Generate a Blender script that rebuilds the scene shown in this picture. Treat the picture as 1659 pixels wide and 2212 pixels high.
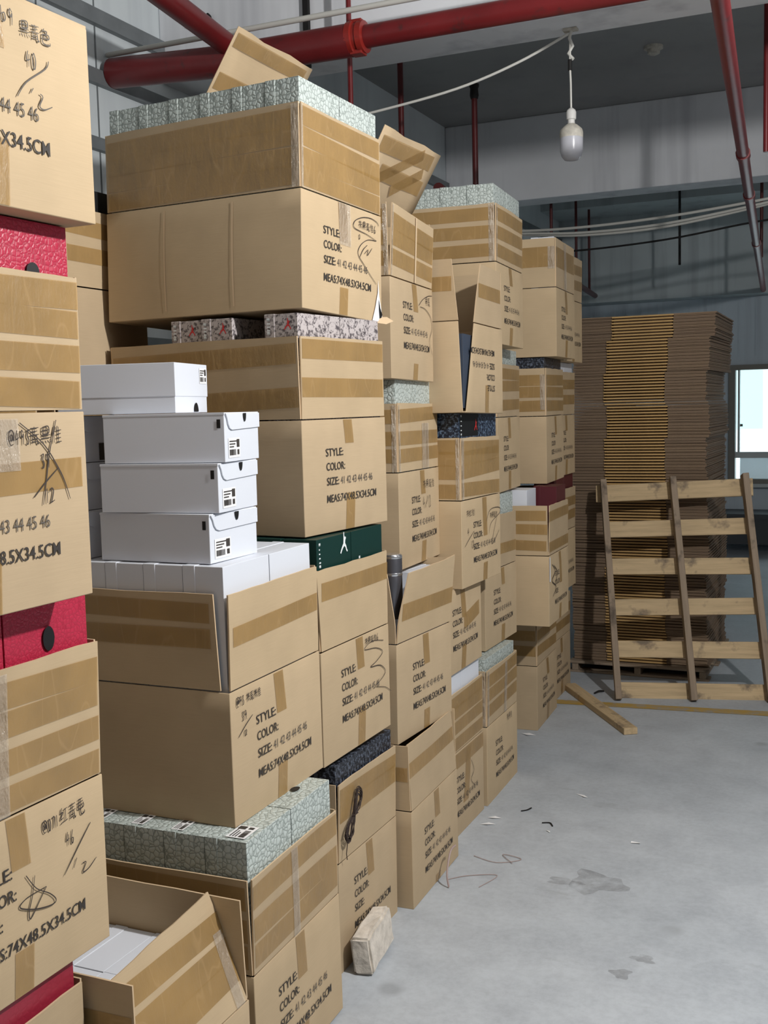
import bpy, bmesh, math, random
from mathutils import Matrix, Vector, noise
from math import sin, cos, pi, radians

# ------------------------------------------------------------------ scene, camera, light
for o in list(bpy.data.objects):
    bpy.data.objects.remove(o)
S = bpy.context.scene
COL = S.collection
S.view_settings.view_transform = 'Standard'
S.view_settings.look = 'None'
S.view_settings.exposure = 0.0
S.view_settings.gamma = 1.0
S.view_settings.use_curve_mapping = False

def make_camera():
    yaw, pitch, roll = radians(24.10), radians(-5.28), radians(1.37)
    f = Vector((-sin(yaw) * cos(pitch), cos(yaw) * cos(pitch), sin(pitch)))
    r = Vector((cos(yaw), sin(yaw), 0))
    d = f.cross(r)
    r2 = cos(roll) * r + sin(roll) * d
    d2 = -sin(roll) * r + cos(roll) * d
    cam = bpy.data.cameras.new('camera')
    cam.sensor_fit = 'HORIZONTAL'
    cam.sensor_width = 36
    cam.lens = 2398.1 / 1659 * 36
    cam.clip_start = 0.05
    o = bpy.data.objects.new('camera', cam)
    COL.objects.link(o)
    o.matrix_world = Matrix(((r2.x, -d2.x, -f.x, 0), (r2.y, -d2.y, -f.y, 0), (r2.z, -d2.z, -f.z, 1.721), (0, 0, 0, 1)))
    S.camera = o
make_camera()

W = bpy.data.worlds.new('world')
S.world = W
W.use_nodes = True
W.node_tree.nodes['Background'].inputs[0].default_value = (0.78, 0.95, 1.0, 1)
W.node_tree.nodes['Background'].inputs[1].default_value = 3.0

def point_light(name, loc, power, radius=0.06, color=(1.0, 0.985, 0.97)):
    L = bpy.data.lights.new(name, 'POINT')
    L.energy = power
    L.shadow_soft_size = radius
    L.color = color
    o = bpy.data.objects.new(name, L)
    COL.objects.link(o)
    o.location = loc
    return o
# ceiling bulb nearest the stacks is the main light; the others are added fill
point_light('bulb_or_fill_light', (0.85, 2.42, 3.08), 350, 0.055)
point_light('bulb_or_fill_light', (1.6, -3.6, 3.1), 8)  # unseen lamp behind the camera, added as fill for camera-facing sides
point_light('bulb_or_fill_light', (5.4, 1.2, 3.1), 45)  # unseen lamp far to the right, added to brighten the floor
point_light('bulb_or_fill_light', (5.8, 6.2, 3.1), 42)  # unseen lamp added to lift the second beam and far end

# ------------------------------------------------------------------ materials
MAT = {}
def nodes(name):
    m = bpy.data.materials.new(name)
    m.use_nodes = True
    nt = m.node_tree
    b = nt.nodes['Principled BSDF']
    return m, nt, b
def N(nt, t, **k):
    n = nt.nodes.new(t)
    for a, v in k.items():
        if a.startswith('i_'):
            n.inputs[a[2:].replace('_', ' ')].default_value = v
        else:
            setattr(n, a, v)
    return n
def L(nt, a, b):
    nt.links.new(a, b)
def ramp(nt, fac, stops, interp='LINEAR'):
    r = nt.nodes.new('ShaderNodeValToRGB')
    r.color_ramp.interpolation = interp
    e = r.color_ramp.elements
    while len(e) < len(stops):
        e.new(0.5)
    for q, (p, c) in zip(e, stops):
        q.position = p
        q.color = (*c, 1) if len(c) == 3 else c
    L(nt, fac, r.inputs[0])
    return r.outputs[0]
def mixc(nt, fac, a, b, mode='MIX'):
    m = nt.nodes.new('ShaderNodeMix')
    m.data_type = 'RGBA'
    m.blend_type = mode
    for sock, v in ((m.inputs[0], fac), (m.inputs[6], a), (m.inputs[7], b)):
        if hasattr(v, 'is_linked'):
            L(nt, v, sock)
        else:
            sock.default_value = v if not isinstance(v, tuple) else (*v, 1) if len(v) == 3 else v
    return m.outputs[2]
def obj_coords(nt, scale=(1, 1, 1)):
    t = nt.nodes.new('ShaderNodeTexCoord')
    mp = nt.nodes.new('ShaderNodeMapping')
    mp.inputs['Scale'].default_value = scale
    L(nt, t.outputs['Object'], mp.inputs[0])
    return mp.outputs[0]
def noise_tex(nt, vec, scale, detail=4, rough=0.55, out='Fac'):
    n = nt.nodes.new('ShaderNodeTexNoise')
    n.inputs['Scale'].default_value = scale
    n.inputs['Detail'].default_value = detail
    n.inputs['Roughness'].default_value = rough
    if vec is not None:
        L(nt, vec, n.inputs['Vector'])
    return n.outputs[out]
def bump(nt, b, h, strength, dist=0.01):
    n = nt.nodes.new('ShaderNodeBump')
    n.inputs['Strength'].default_value = strength
    n.inputs['Distance'].default_value = dist
    L(nt, h, n.inputs['Height'])
    L(nt, n.outputs[0], b.inputs['Normal'])
def plain(name, col, rough=0.6, metal=0.0, var=0.0, vscale=6, bumps=0, spec=0.4):
    m, nt, b = nodes(name)
    b.inputs['Roughness'].default_value = rough
    b.inputs['Metallic'].default_value = metal
    b.inputs['Specular IOR Level'].default_value = spec
    if var:
        f = noise_tex(nt, obj_coords(nt), vscale)
        lo = tuple(c * (1 - var) for c in col)
        hi = tuple(min(1, c * (1 + var)) for c in col)
        L(nt, ramp(nt, f, [(0.3, lo), (0.7, hi)]), b.inputs['Base Color'])
        if bumps:
            bump(nt, b, f, bumps)
    else:
        b.inputs['Base Color'].default_value = (*col, 1)
    MAT[name] = m
    return m

def m_card(name, col, dark=1.0):
    m, nt, b = nodes(name)
    oc = obj_coords(nt)
    oi = nt.nodes.new('ShaderNodeObjectInfo')
    n1 = noise_tex(nt, oc, 3.0, 3)
    n2 = noise_tex(nt, obj_coords(nt, (2, 2, 60)), 6, 3)
    base = ramp(nt, n1, [(0.3, tuple(c * 0.9 for c in col)), (0.7, tuple(c * 1.07 for c in col))])
    fine = ramp(nt, n2, [(0.3, (0.97, 0.97, 0.97)), (0.7, (1.015, 1.015, 1.015))])
    c = mixc(nt, 1.0, base, fine, 'MULTIPLY')
    rnd = ramp(nt, oi.outputs['Random'], [(0, (0.95, 0.95, 0.96)), (1, (1.05, 1.045, 1.02))])
    c = mixc(nt, 1.0, c, rnd, 'MULTIPLY')
    L(nt, c, b.inputs['Base Color'])
    b.inputs['Roughness'].default_value = 0.75
    b.inputs['Specular IOR Level'].default_value = 0.25
    bump(nt, b, n2, 0.05, 0.004)
    MAT[name] = m
m_card('card', (0.515, 0.390, 0.245))
m_card('card_dark', (0.36, 0.25, 0.15))
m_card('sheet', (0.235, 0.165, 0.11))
plain('sheet_cut', (0.50, 0.32, 0.13), 0.8, var=0.1)
plain('card_edge', (0.62, 0.46, 0.29), 0.85)

def m_tape(name, col, alpha, rough, strength):
    m, nt, b = nodes(name)
    oc = obj_coords(nt)
    n = noise_tex(nt, obj_coords(nt, (1, 1, 0.4)), 30, 5, 0.6)
    n2 = noise_tex(nt, oc, 7, 2)
    n3 = noise_tex(nt, obj_coords(nt, (1, 1, 0.3)), 7.5, 2, 0.5)
    base = ramp(nt, n2, [(0.3, tuple(c * 0.85 for c in col)), (0.7, tuple(c * 1.12 for c in col))])
    # thin pale wrinkle lines where the tape has creased
    wr = ramp(nt, n3, [(0.488, (0, 0, 0)), (0.497, (0.20, 0.20, 0.20)), (0.506, (0, 0, 0))])
    L(nt, mixc(nt, wr, base, tuple(min(1, c * 1.6 + 0.12) for c in col)), b.inputs['Base Color'])
    b.inputs['Roughness'].default_value = rough
    b.inputs['Specular IOR Level'].default_value = 0.8
    b.inputs['Alpha'].default_value = alpha
    bump(nt, b, n, strength, 0.008 if strength < 0.9 else 0.03)
    MAT[name] = m
m_tape('tape', (0.42, 0.255, 0.085), 0.62, 0.28, 0.4)
m_tape('clear_tape', (0.66, 0.60, 0.52), 0.34, 0.14, 1.0)

def m_scale(name, light, dark, sc, bumps=0.5, edge=0.06):
    m, nt, b = nodes(name)
    oc = obj_coords(nt)
    v = nt.nodes.new('ShaderNodeTexVoronoi')
    v.feature = 'DISTANCE_TO_EDGE'
    v.inputs['Scale'].default_value = sc
    v.inputs['Randomness'].default_value = 0.82
    L(nt, oc, v.inputs['Vector'])
    d = v.outputs['Distance']
    L(nt, ramp(nt, d, [(0.0, dark), (edge, light)]), b.inputs['Base Color'])
    b.inputs['Roughness'].default_value = 0.42
    bump(nt, b, ramp(nt, d, [(0, (0, 0, 0)), (0.25, (1, 1, 1))]), bumps, 0.004)
    MAT[name] = m
m_scale('scale_skin', (0.54, 0.60, 0.57), (0.24, 0.28, 0.26), 66, 0.4, 0.10)
m_scale('red_skin', (0.47, 0.022, 0.060), (0.36, 0.014, 0.042), 110, 0.22, 0.10)
m_scale('red_plain', (0.33, 0.022, 0.045), (0.31, 0.02, 0.042), 60, 0.1)

def m_camo(name, a, bcol, sc, thr=0.5):
    m, nt, b = nodes(name)
    oc = obj_coords(nt)
    n = noise_tex(nt, oc, sc, 6, 0.7)
    L(nt, ramp(nt, n, [(thr - 0.04, a), (thr + 0.05, bcol)]), b.inputs['Base Color'])
    b.inputs['Roughness'].default_value = 0.45
    MAT[name] = m
m_camo('black_camo', (0.008, 0.010, 0.016), (0.10, 0.12, 0.16), 85, 0.53)
m_camo('blue_camo', (0.008, 0.014, 0.03), (0.13, 0.19, 0.28), 85, 0.53)
m_camo('grey_camo', (0.10, 0.085, 0.09), (0.52, 0.47, 0.46), 80, 0.46)

plain('white_card', (0.70, 0.73, 0.79), 0.5)
plain('green_card', (0.004, 0.032, 0.026), 0.45)
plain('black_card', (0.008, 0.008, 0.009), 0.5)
plain('navy_card', (0.045, 0.06, 0.09), 0.5)
plain('maroon_card', (0.09, 0.012, 0.018), 0.5)
plain('label_paper', (0.85, 0.85, 0.85), 0.5)
plain('ink', (0.045, 0.038, 0.033), 0.7)
plain('ink_grey', (0.11, 0.095, 0.08), 0.7)
plain('marker', (0.05, 0.038, 0.032), 0.6)
plain('white_mark', (0.8, 0.85, 0.85), 0.6)
plain('red_mark', (0.6, 0.03, 0.03), 0.6)
plain('steel', (0.17, 0.17, 0.19), 0.32, 0.75)
plain('steel_bright', (0.75, 0.76, 0.78), 0.22, 0.9)
plain('black_rubber', (0.012, 0.011, 0.011), 0.7)
plain('rope', (0.045, 0.03, 0.025), 0.8)
plain('pink_band', (0.40, 0.30, 0.28), 0.5)
plain('brick', (0.68, 0.62, 0.54), 0.95, var=0.18, vscale=30, bumps=0.5)
plain('paper_bit', (0.85, 0.85, 0.85), 0.7)
plain('cable_white', (0.66, 0.65, 0.60), 0.6)
plain('plastic_white', (0.74, 0.73, 0.70), 0.35)
plain('bulb_glass', (0.55, 0.555, 0.60), 0.25)
plain('bulb_collar', (0.56, 0.53, 0.46), 0.6, var=0.2, vscale=40)
plain('metal_grey', (0.22, 0.24, 0.25), 0.5, 0.2, var=0.15)
plain('frame_alu', (0.20, 0.19, 0.165), 0.5, 0.1)
plain('frame_light', (0.55, 0.60, 0.60), 0.5)
plain('facade', (0.9, 0.93, 0.93), 0.8)
plain('facade_glass', (0.42, 0.80, 0.82), 0.5)
plain('dark_bench', (0.05, 0.055, 0.06), 0.6)

def m_paint(name, col, dirt, sc=12):
    m, nt, b = nodes(name)
    oc = obj_coords(nt)
    n = noise_tex(nt, oc, sc, 5, 0.65)
    n2 = noise_tex(nt, oc, 4, 3)
    c = mixc(nt, ramp(nt, n, [(0.60, (0, 0, 0)), (0.72, (1, 1, 1))]), col, dirt)
    c = mixc(nt, 1.0, c, ramp(nt, n2, [(0.3, (0.8, 0.8, 0.8)), (0.7, (1.1, 1.1, 1.1))]), 'MULTIPLY')
    L(nt, c, b.inputs['Base Color'])
    b.inputs['Roughness'].default_value = 0.38
    bump(nt, b, n, 0.15, 0.004)
    MAT[name] = m
m_paint('red_paint', (0.17, 0.013, 0.015), (0.07, 0.02, 0.02))
m_paint('red_paint_dark', (0.10, 0.012, 0.012), (0.05, 0.015, 0.015))
m_paint('red_coupling', (0.28, 0.02, 0.014), (0.11, 0.02, 0.016), 20)

def m_concrete():
    m, nt, b = nodes('concrete')
    oc = obj_coords(nt)
    n1 = noise_tex(nt, oc, 0.9, 6, 0.6)
    n2 = noise_tex(nt, oc, 5, 8, 0.7)
    n3 = noise_tex(nt, obj_coords(nt, (1, 3, 1)), 2.2, 6, 0.7)
    n4 = noise_tex(nt, oc, 40, 3, 0.7)
    c = ramp(nt, n1, [(0.3, (0.405, 0.44, 0.475)), (0.7, (0.525, 0.56, 0.595))])
    c = mixc(nt, 1.0, c, ramp(nt, n2, [(0.3, (0.86, 0.86, 0.87)), (0.55, (1, 1, 1)), (0.75, (1.07, 1.07, 1.07))]), 'MULTIPLY')
    c = mixc(nt, 1.0, c, ramp(nt, n4, [(0.25, (0.93, 0.93, 0.93)), (0.6, (1.02, 1.02, 1.02))]), 'MULTIPLY')
    st = ramp(nt, n3, [(0.62, (0, 0, 0)), (0.78, (1, 1, 1))])
    c = mixc(nt, mixc(nt, 1.0, st, (0.45, 0.45, 0.45), 'MULTIPLY'), c, (0.20, 0.20, 0.20))
    # dark spots: oil drops
    v = nt.nodes.new('ShaderNodeTexVoronoi')
    v.inputs['Scale'].default_value = 2.6
    v.inputs['Randomness'].default_value = 1
    dist = nt.nodes.new('ShaderNodeMixRGB')
    L(nt, oc, v.inputs['Vector'])
    sp = ramp(nt, v.outputs['Distance'], [(0.06, (0.4, 0.4, 0.4)), (0.13, (0, 0, 0))])
    spm = mixc(nt, 1.0, sp, ramp(nt, n2, [(0.45, (0, 0, 0)), (0.6, (1, 1, 1))]), 'MULTIPLY')
    c = mixc(nt, spm, c, (0.17, 0.17, 0.18))
    L(nt, c, b.inputs['Base Color'])
    L(nt, ramp(nt, n2, [(0.3, (0.5, 0.5, 0.5)), (0.7, (0.72, 0.72, 0.72))]), b.inputs['Roughness'])
    bump(nt, b, n2, 0.08, 0.005)
    MAT['concrete'] = m
m_concrete()

def m_plaster(name, col, streak=0.25):
    m, nt, b = nodes(name)
    oc = obj_coords(nt)
    n1 = noise_tex(nt, obj_coords(nt, (1, 1, 0.06)), 3.2, 4, 0.6)
    n2 = noise_tex(nt, oc, 1.2, 4)
    k = 1 - streak
    c = mixc(nt, 1.0, col, ramp(nt, n1, [(0.30, (k, k, k * 1.02)), (0.48, (1, 1, 1))]), 'MULTIPLY')
    c = mixc(nt, 1.0, c, ramp(nt, n2, [(0.3, (0.9, 0.9, 0.9)), (0.7, (1.05, 1.05, 1.05))]), 'MULTIPLY')
    L(nt, c, b.inputs['Base Color'])
    b.inputs['Roughness'].default_value = 0.8
    MAT[name] = m
m_plaster('plaster', (0.87, 0.885, 0.915))
m_plaster('ceiling_paint', (0.36, 0.36, 0.355), 0.1)
m_plaster('panel_blue', (0.74, 0.80, 0.82), 0.12)
m_plaster('panel_far', (0.60, 0.68, 0.74), 0.25)
m_plaster('lintel', (0.56, 0.62, 0.63), 0.3)

def m_wood(name, col, dark, knots=True):
    m, nt, b = nodes(name)
    oi = nt.nodes.new('ShaderNodeObjectInfo')
    t = nt.nodes.new('ShaderNodeTexCoord')
    mp = nt.nodes.new('ShaderNodeMapping')
    mp.inputs['Scale'].default_value = (1.5, 22, 22)
    add = nt.nodes.new('ShaderNodeVectorMath')
    L(nt, t.outputs['Object'], add.inputs[0])
    cm = nt.nodes.new('ShaderNodeCombineXYZ')
    mul = nt.nodes.new('ShaderNodeMath')
    mul.operation = 'MULTIPLY'
    mul.inputs[1].default_value = 17
    L(nt, oi.outputs['Random'], mul.inputs[0])
    for i in range(3):
        L(nt, mul.outputs[0], cm.inputs[i])
    L(nt, cm.outputs[0], add.inputs[1])
    L(nt, add.outputs[0], mp.inputs[0])
    n = noise_tex(nt, mp.outputs[0], 2.5, 6, 0.65)
    n2 = noise_tex(nt, add.outputs[0], 6.5, 4, 0.6)
    c = ramp(nt, n, [(0.3, tuple(x * 0.72 for x in col)), (0.65, col)])
    if knots:
        c = mixc(nt, ramp(nt, n2, [(0.56, (0, 0, 0)), (0.68, (0.85, 0.85, 0.85))]), c, dark)
    L(nt, c, b.inputs['Base Color'])
    b.inputs['Roughness'].default_value = 0.75
    bump(nt, b, n, 0.25, 0.004)
    MAT[name] = m
m_wood('pine', (0.60, 0.445, 0.255), (0.13, 0.10, 0.075))
m_wood('old_wood', (0.31, 0.235, 0.165), (0.07, 0.05, 0.035))

m, nt, b = nodes('yellow_paint')
f = noise_tex(nt, obj_coords(nt), 14, 6, 0.7)
L(nt, ramp(nt, f, [(0.35, (0.33, 0.31, 0.27)), (0.55, (0.46, 0.30, 0.07))]), b.inputs['Base Color'])
b.inputs['Roughness'].default_value = 0.6
MAT['yellow_paint'] = m
m, nt, b = nodes('floor_stain')
f = noise_tex(nt, obj_coords(nt), 9, 6, 0.7)
b.inputs['Base Color'].default_value = (0.15, 0.135, 0.13, 1)
L(nt, ramp(nt, f, [(0.35, (0, 0, 0)), (0.65, (0.3, 0.3, 0.3))]), b.inputs['Alpha'])
MAT['floor_stain'] = m
m, nt, b = nodes('glass')
b.inputs['Base Color'].default_value = (0.9, 0.98, 1, 1)
b.inputs['Roughness'].default_value = 0.02
b.inputs['Alpha'].default_value = 0.12
MAT['glass'] = m
m, nt, b = nodes('frosted')
b.inputs['Base Color'].default_value = (0.62, 0.74, 0.80, 1)
b.inputs['Roughness'].default_value = 0.6
b.inputs['Alpha'].default_value = 0.75
MAT['frosted'] = m

# ------------------------------------------------------------------ mesh helpers
def mk(name, V, F, mat, parent=None, mi=None, smooth=False, sharp=40):
    me = bpy.data.meshes.new(name)
    me.from_pydata([tuple(v) for v in V], [], F)
    mats = mat if isinstance(mat, (list, tuple)) else [mat]
    for q in mats:
        me.materials.append(MAT[q])
    if mi:
        me.polygons.foreach_set('material_index', mi)
    if smooth:
        me.polygons.foreach_set('use_smooth', [True] * len(me.polygons))
        me.set_sharp_from_angle(angle=radians(sharp))
    me.update()
    o = bpy.data.objects.new(name, me)
    COL.objects.link(o)
    if parent:
        o.parent = parent
    return o
def tag(o, label=None, cat=None, group=None, kind=None):
    if label: o['label'] = label
    if cat: o['category'] = cat
    if group: o['group'] = group
    if kind: o['kind'] = kind
    return o
def empty(name, loc=(0, 0, 0), rot=(0, 0, 0)):
    o = bpy.data.objects.new(name, None)
    o.empty_display_size = 0.1
    COL.objects.link(o)
    o.location = loc
    o.rotation_euler = rot
    return o
def box_vf(x0, x1, y0, y1, z0, z1):
    V = [(x0, y0, z0), (x1, y0, z0), (x1, y1, z0), (x0, y1, z0), (x0, y0, z1), (x1, y0, z1), (x1, y1, z1), (x0, y1, z1)]
    F = [(0, 3, 2, 1), (4, 5, 6, 7), (0, 1, 5, 4), (1, 2, 6, 5), (2, 3, 7, 6), (3, 0, 4, 7)]
    return V, F
def join(parts):
    V, F = [], []
    for v, f in parts:
        k = len(V)
        V += list(v)
        F += [tuple(i + k for i in q) for q in f]
    return V, F
def bevel(o, w, seg=2, ang=35):
    m = o.modifiers.new('bevel', 'BEVEL')
    m.width = w
    m.segments = seg
    m.limit_method = 'ANGLE'
    m.angle_limit = radians(ang)
    return o
def box(name, x0, x1, y0, y1, z0, z1, mat, parent=None, bev=0):
    o = mk(name, *box_vf(x0, x1, y0, y1, z0, z1), mat, parent)
    if bev: bevel(o, bev)
    return o
def tube_vf(pts, rad, n=10, cap=True, closed=False):
    pts = [Vector(p) for p in pts]
    V, F = [], []
    up = None
    k = len(pts)
    for i, p in enumerate(pts):
        a = pts[(i - 1) % k] if (i or closed) else p
        c = pts[(i + 1) % k] if (i < k - 1 or closed) else p
        t = (c - a).normalized()
        if up is None:
            up = t.orthogonal().normalized()
        up = (up - t * up.dot(t)).normalized()
        s = t.cross(up)
        r = rad[i] if isinstance(rad, (list, tuple)) else rad
        for j in range(n):
            q = 2 * pi * j / n
            V.append(p + r * (cos(q) * up + sin(q) * s))
    for i in range(k if closed else k - 1):
        for j in range(n):
            a, b2 = i * n + j, i * n + (j + 1) % n
            c, d = ((i + 1) % k) * n + (j + 1) % n, ((i + 1) % k) * n + j
            F.append((a, b2, c, d))
    if cap and not closed:
        F.append(tuple(range(n - 1, -1, -1)))
        F.append(tuple((k - 1) * n + j for j in range(n)))
    return V, F
def tube(name, pts, rad, mat, parent=None, n=10):
    return mk(name, *tube_vf(pts, rad, n), mat, parent, smooth=True, sharp=50)
def lathe(name, prof, mat, parent=None, n=24, loc=(0, 0, 0)):
    V, F = [], []
    for r, z in prof:
        for j in range(n):
            q = 2 * pi * j / n
            V.append((loc[0] + r * cos(q), loc[1] + r * sin(q), loc[2] + z))
    for i in range(len(prof) - 1):
        for j in range(n):
            F.append((i * n + j, i * n + (j + 1) % n, (i + 1) * n + (j + 1) % n, (i + 1) * n + j))
    F.append(tuple(range(n - 1, -1, -1)))
    F.append(tuple((len(prof) - 1) * n + j for j in range(n)))
    return mk(name, V, F, mat, parent, smooth=True, sharp=45)

# ------------------------------------------------------------------ the room
CEIL = 4.2
YF = 13.7
XL = -3.57
XR = 11.0
YB = -10.0
fl = box('floor', XL - 0.2, XR + 0.2, YB - 0.2, YF + 0.2, -0.15, 0, 'concrete'); tag(fl, kind='structure')
c_ = box('ceiling', XL - 0.2, XR + 0.2, YB - 0.2, YF + 0.2, CEIL, CEIL + 0.15, 'ceiling_paint'); tag(c_, kind='structure')
wl = box('wall_left', XL - 0.15, XL, YB, YF, 0, CEIL, 'panel_blue'); tag(wl, kind='structure')
for zz, w in ((3.675, 0.075), (3.385, 0.07), (3.06, 0.06), (2.1, 0.06)):
    box('wall_rail', XL, XL + 0.035, YB, YF, zz - w / 2, zz + w / 2, 'metal_grey', wl)
for yy in (4.2, 4.62, 5.7, 6.8):
    box('panel_joint', XL, XL + 0.004, yy - 0.004, yy + 0.004, 0, CEIL, 'metal_grey', wl)
wr = box('wall_right', XR, XR + 0.15, YB, YF, 0, CEIL, 'ceiling_paint'); tag(wr, kind='structure')
wb = box('wall_back', XL, XR, YB - 0.15, YB, 0, CEIL, 'ceiling_paint'); tag(wb, kind='structure')
# far wall with a window opening
WX0, WX1, WZ0, WZ1 = -1.63, 0.55, 0.75, 2.14
Vw, Fw = join([box_vf(XL, WX0, YF, YF + 0.15, 0, CEIL), box_vf(WX1, XR, YF, YF + 0.15, 0, CEIL),
               box_vf(WX0, WX1, YF, YF + 0.15, 0, WZ0), box_vf(WX0, WX1, YF, YF + 0.15, WZ1, CEIL)])
wf = mk('wall_far', Vw, Fw, 'panel_far'); tag(wf, kind='structure')
for i in range(40):
    xx = XL + 0.15 + i * 0.19
    if xx > 1.2: break
    if WX0 - 0.05 < xx < WX1 + 0.05:
        box('panel_rib', xx - 0.008, xx + 0.008, YF - 0.01, YF, WZ1 + 0.1, 2.9, 'panel_far', wf)
    else:
        box('panel_rib', xx - 0.008, xx + 0.008, YF - 0.01, YF, 0, 2.9, 'panel_far', wf)
# lintel beam over the far wall and a cornice above it
ln = box('trim_1', XL, XR, YF - 0.35, YF, 2.93, CEIL, 'lintel'); tag(ln, kind='structure')
cn = box('trim_2', XL, XR, YF - 1.15, YF - 0.35, 3.92, CEIL, 'lintel'); tag(cn, kind='structure')
# the two cross beams
b1 = box('trim_3', XL, XR, 5.17, 5.47, 3.5, CEIL, 'plaster', bev=0.01); tag(b1, kind='structure')
b2 = box('trim_4', XL, XR, 9.5, 9.8, 3.5, CEIL, 'plaster', bev=0.01); tag(b2, kind='structure')
# window: aluminium frame, upper glass panes, lower frosted panes
w1 = empty('window_1', (WX0, YF, 0)); tag(w1, kind='structure')
wx = WX1 - WX0
for nm, a in {'window_frame': (0, 0.075, WZ0, WZ1), }.items():
    box(nm, a[0], a[1], -0.06, 0.1, a[2], a[3], 'frame_alu', w1)
box('window_frame', wx - 0.075, wx, -0.06, 0.1, WZ0, WZ1, 'frame_alu', w1)
box('window_frame', 0.075, wx - 0.075, -0.06, 0.1, WZ1 - 0.06, WZ1, 'frame_alu', w1)
box('window_frame', 0.075, wx - 0.075, -0.06, 0.1, WZ0, WZ0 + 0.05, 'frame_alu', w1)
box('window_sash', 0.075, wx - 0.075, -0.02, 0.06, 1.05, 1.12, 'frame_light', w1)
box('window_sash', 0.10, 0.125, -0.02, 0.06, 1.12, WZ1 - 0.06, 'frame_light', w1)
box('window_sash', 0.75, 0.79, -0.02, 0.06, 1.12, WZ1 - 0.06, 'frame_light', w1)
box('window_sash', 1.45, 1.49, -0.02, 0.06, 1.12, WZ1 - 0.06, 'frame_light', w1)
for a, c2 in ((0.125, 0.75), (0.79, 1.45), (1.49, wx - 0.075)):
    box('pane', a, c2, 0.015, 0.021, 1.12, WZ1 - 0.06, 'glass', w1)
    box('pane', a, c2, 0.015, 0.021, WZ0 + 0.05, 1.05, 'frosted', w1)
box('window_latch', 0.128, 0.16, -0.03, -0.015, 1.42, 1.45, 'frame_alu', w1)
box('window_sill', -0.03, wx + 0.03, -0.12, 0.0, WZ0 - 0.04, WZ0, 'frame_light', w1)
# pale building across the yard seen through the window
fb = empty('apartment_building', (-6, 34, 0)); tag(fb, 'pale building outside seen blown out through the window', 'building')
box('wall', -6, 18, 0, 1, 0, 14, 'facade', fb)
for i in range(10):
    for j in range(4):
        box('window', -5 + i * 2.2, -3.7 + i * 2.2, -0.05, 0, 0.9 + j * 3.0, 2.6 + j * 3.0, 'facade_glass', fb)

# painted line and old stains on the floor
def flat(name, pts, mat, parent, z=0.0015):
    V = [(x, y, z) for x, y in pts]
    return mk(name, V, [tuple(range(len(V)))], mat, parent)
flat('yellow_line', [(-2.4, 6.07), (0.9, 6.42), (0.9, 6.52), (-2.4, 6.16)], 'yellow_paint', fl)
def blob(cx, cy, rx, ry, seed, n=26):
    rnd = random.Random(seed)
    ph = [rnd.uniform(0, 6.28) for _ in range(4)]
    out = []
    for i in range(n):
        a = 2 * pi * i / n
        k = 1 + 0.22 * sin(3 * a + ph[0]) + 0.13 * sin(5 * a + ph[1]) + 0.08 * sin(8 * a + ph[2])
        out.append((cx + rx * k * cos(a), cy + ry * k * sin(a)))
    return out
flat('stain', blob(-0.91, 3.83, 0.10, 0.09, 3), 'floor_stain', fl, 0.001)
flat('stain', blob(-1.02, 3.80, 0.06, 0.03, 4), 'floor_stain', fl, 0.0012)
flat('stain', blob(-0.645, 3.335, 0.035, 0.025, 5), 'floor_stain', fl, 0.001)
flat('stain', blob(-0.69, 3.22, 0.03, 0.03, 6), 'floor_stain', fl, 0.001)

# ------------------------------------------------------------------ printing and handwriting stock
def font_mesh(txt, bold=0.0):
    cu = bpy.data.curves.new('txt', 'FONT')
    cu.body = txt
    cu.size = 1.0
    cu.offset = bold
    cu.resolution_u = 3
    o = bpy.data.objects.new('txt', cu)
    COL.objects.link(o)
    bpy.context.view_layer.update()
    dg = bpy.context.evaluated_depsgraph_get()
    me = bpy.data.meshes.new_from_object(o.evaluated_get(dg))
    V = [(v.co.x, v.co.y) for v in me.vertices]
    F = [tuple(p.vertices) for p in me.polygons]
    bpy.data.objects.remove(o)
    bpy.data.meshes.remove(me)
    return V, F
def text_line(txt, u, v, cap, width=None, bold=0.007):
    V, F = font_mesh(txt, bold)
    h = 0.727
    x0 = min(p[0] for p in V); x1 = max(p[0] for p in V)
    s = cap / h
    sx = s if width is None else width / (x1 - x0)
    return [(u + (x - x0) * sx, v + y * s) for x, y in V], F
PRINT = [text_line('STYLE:', 0.117, 0.234, 0.0245, 0.096), text_line('COLOR:', 0.117, 0.191, 0.0245, 0.104),
         text_line('SIZE:', 0.117, 0.146, 0.0245, 0.067), text_line('MEAS:74X48.5X34.5CM', 0.117, 0.093, 0.0245, 0.292)]
PRINT_SIZES = text_line('41 42 43 44 45 46', 0.195, 0.146, 0.0245, 0.190, -0.004)

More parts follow.
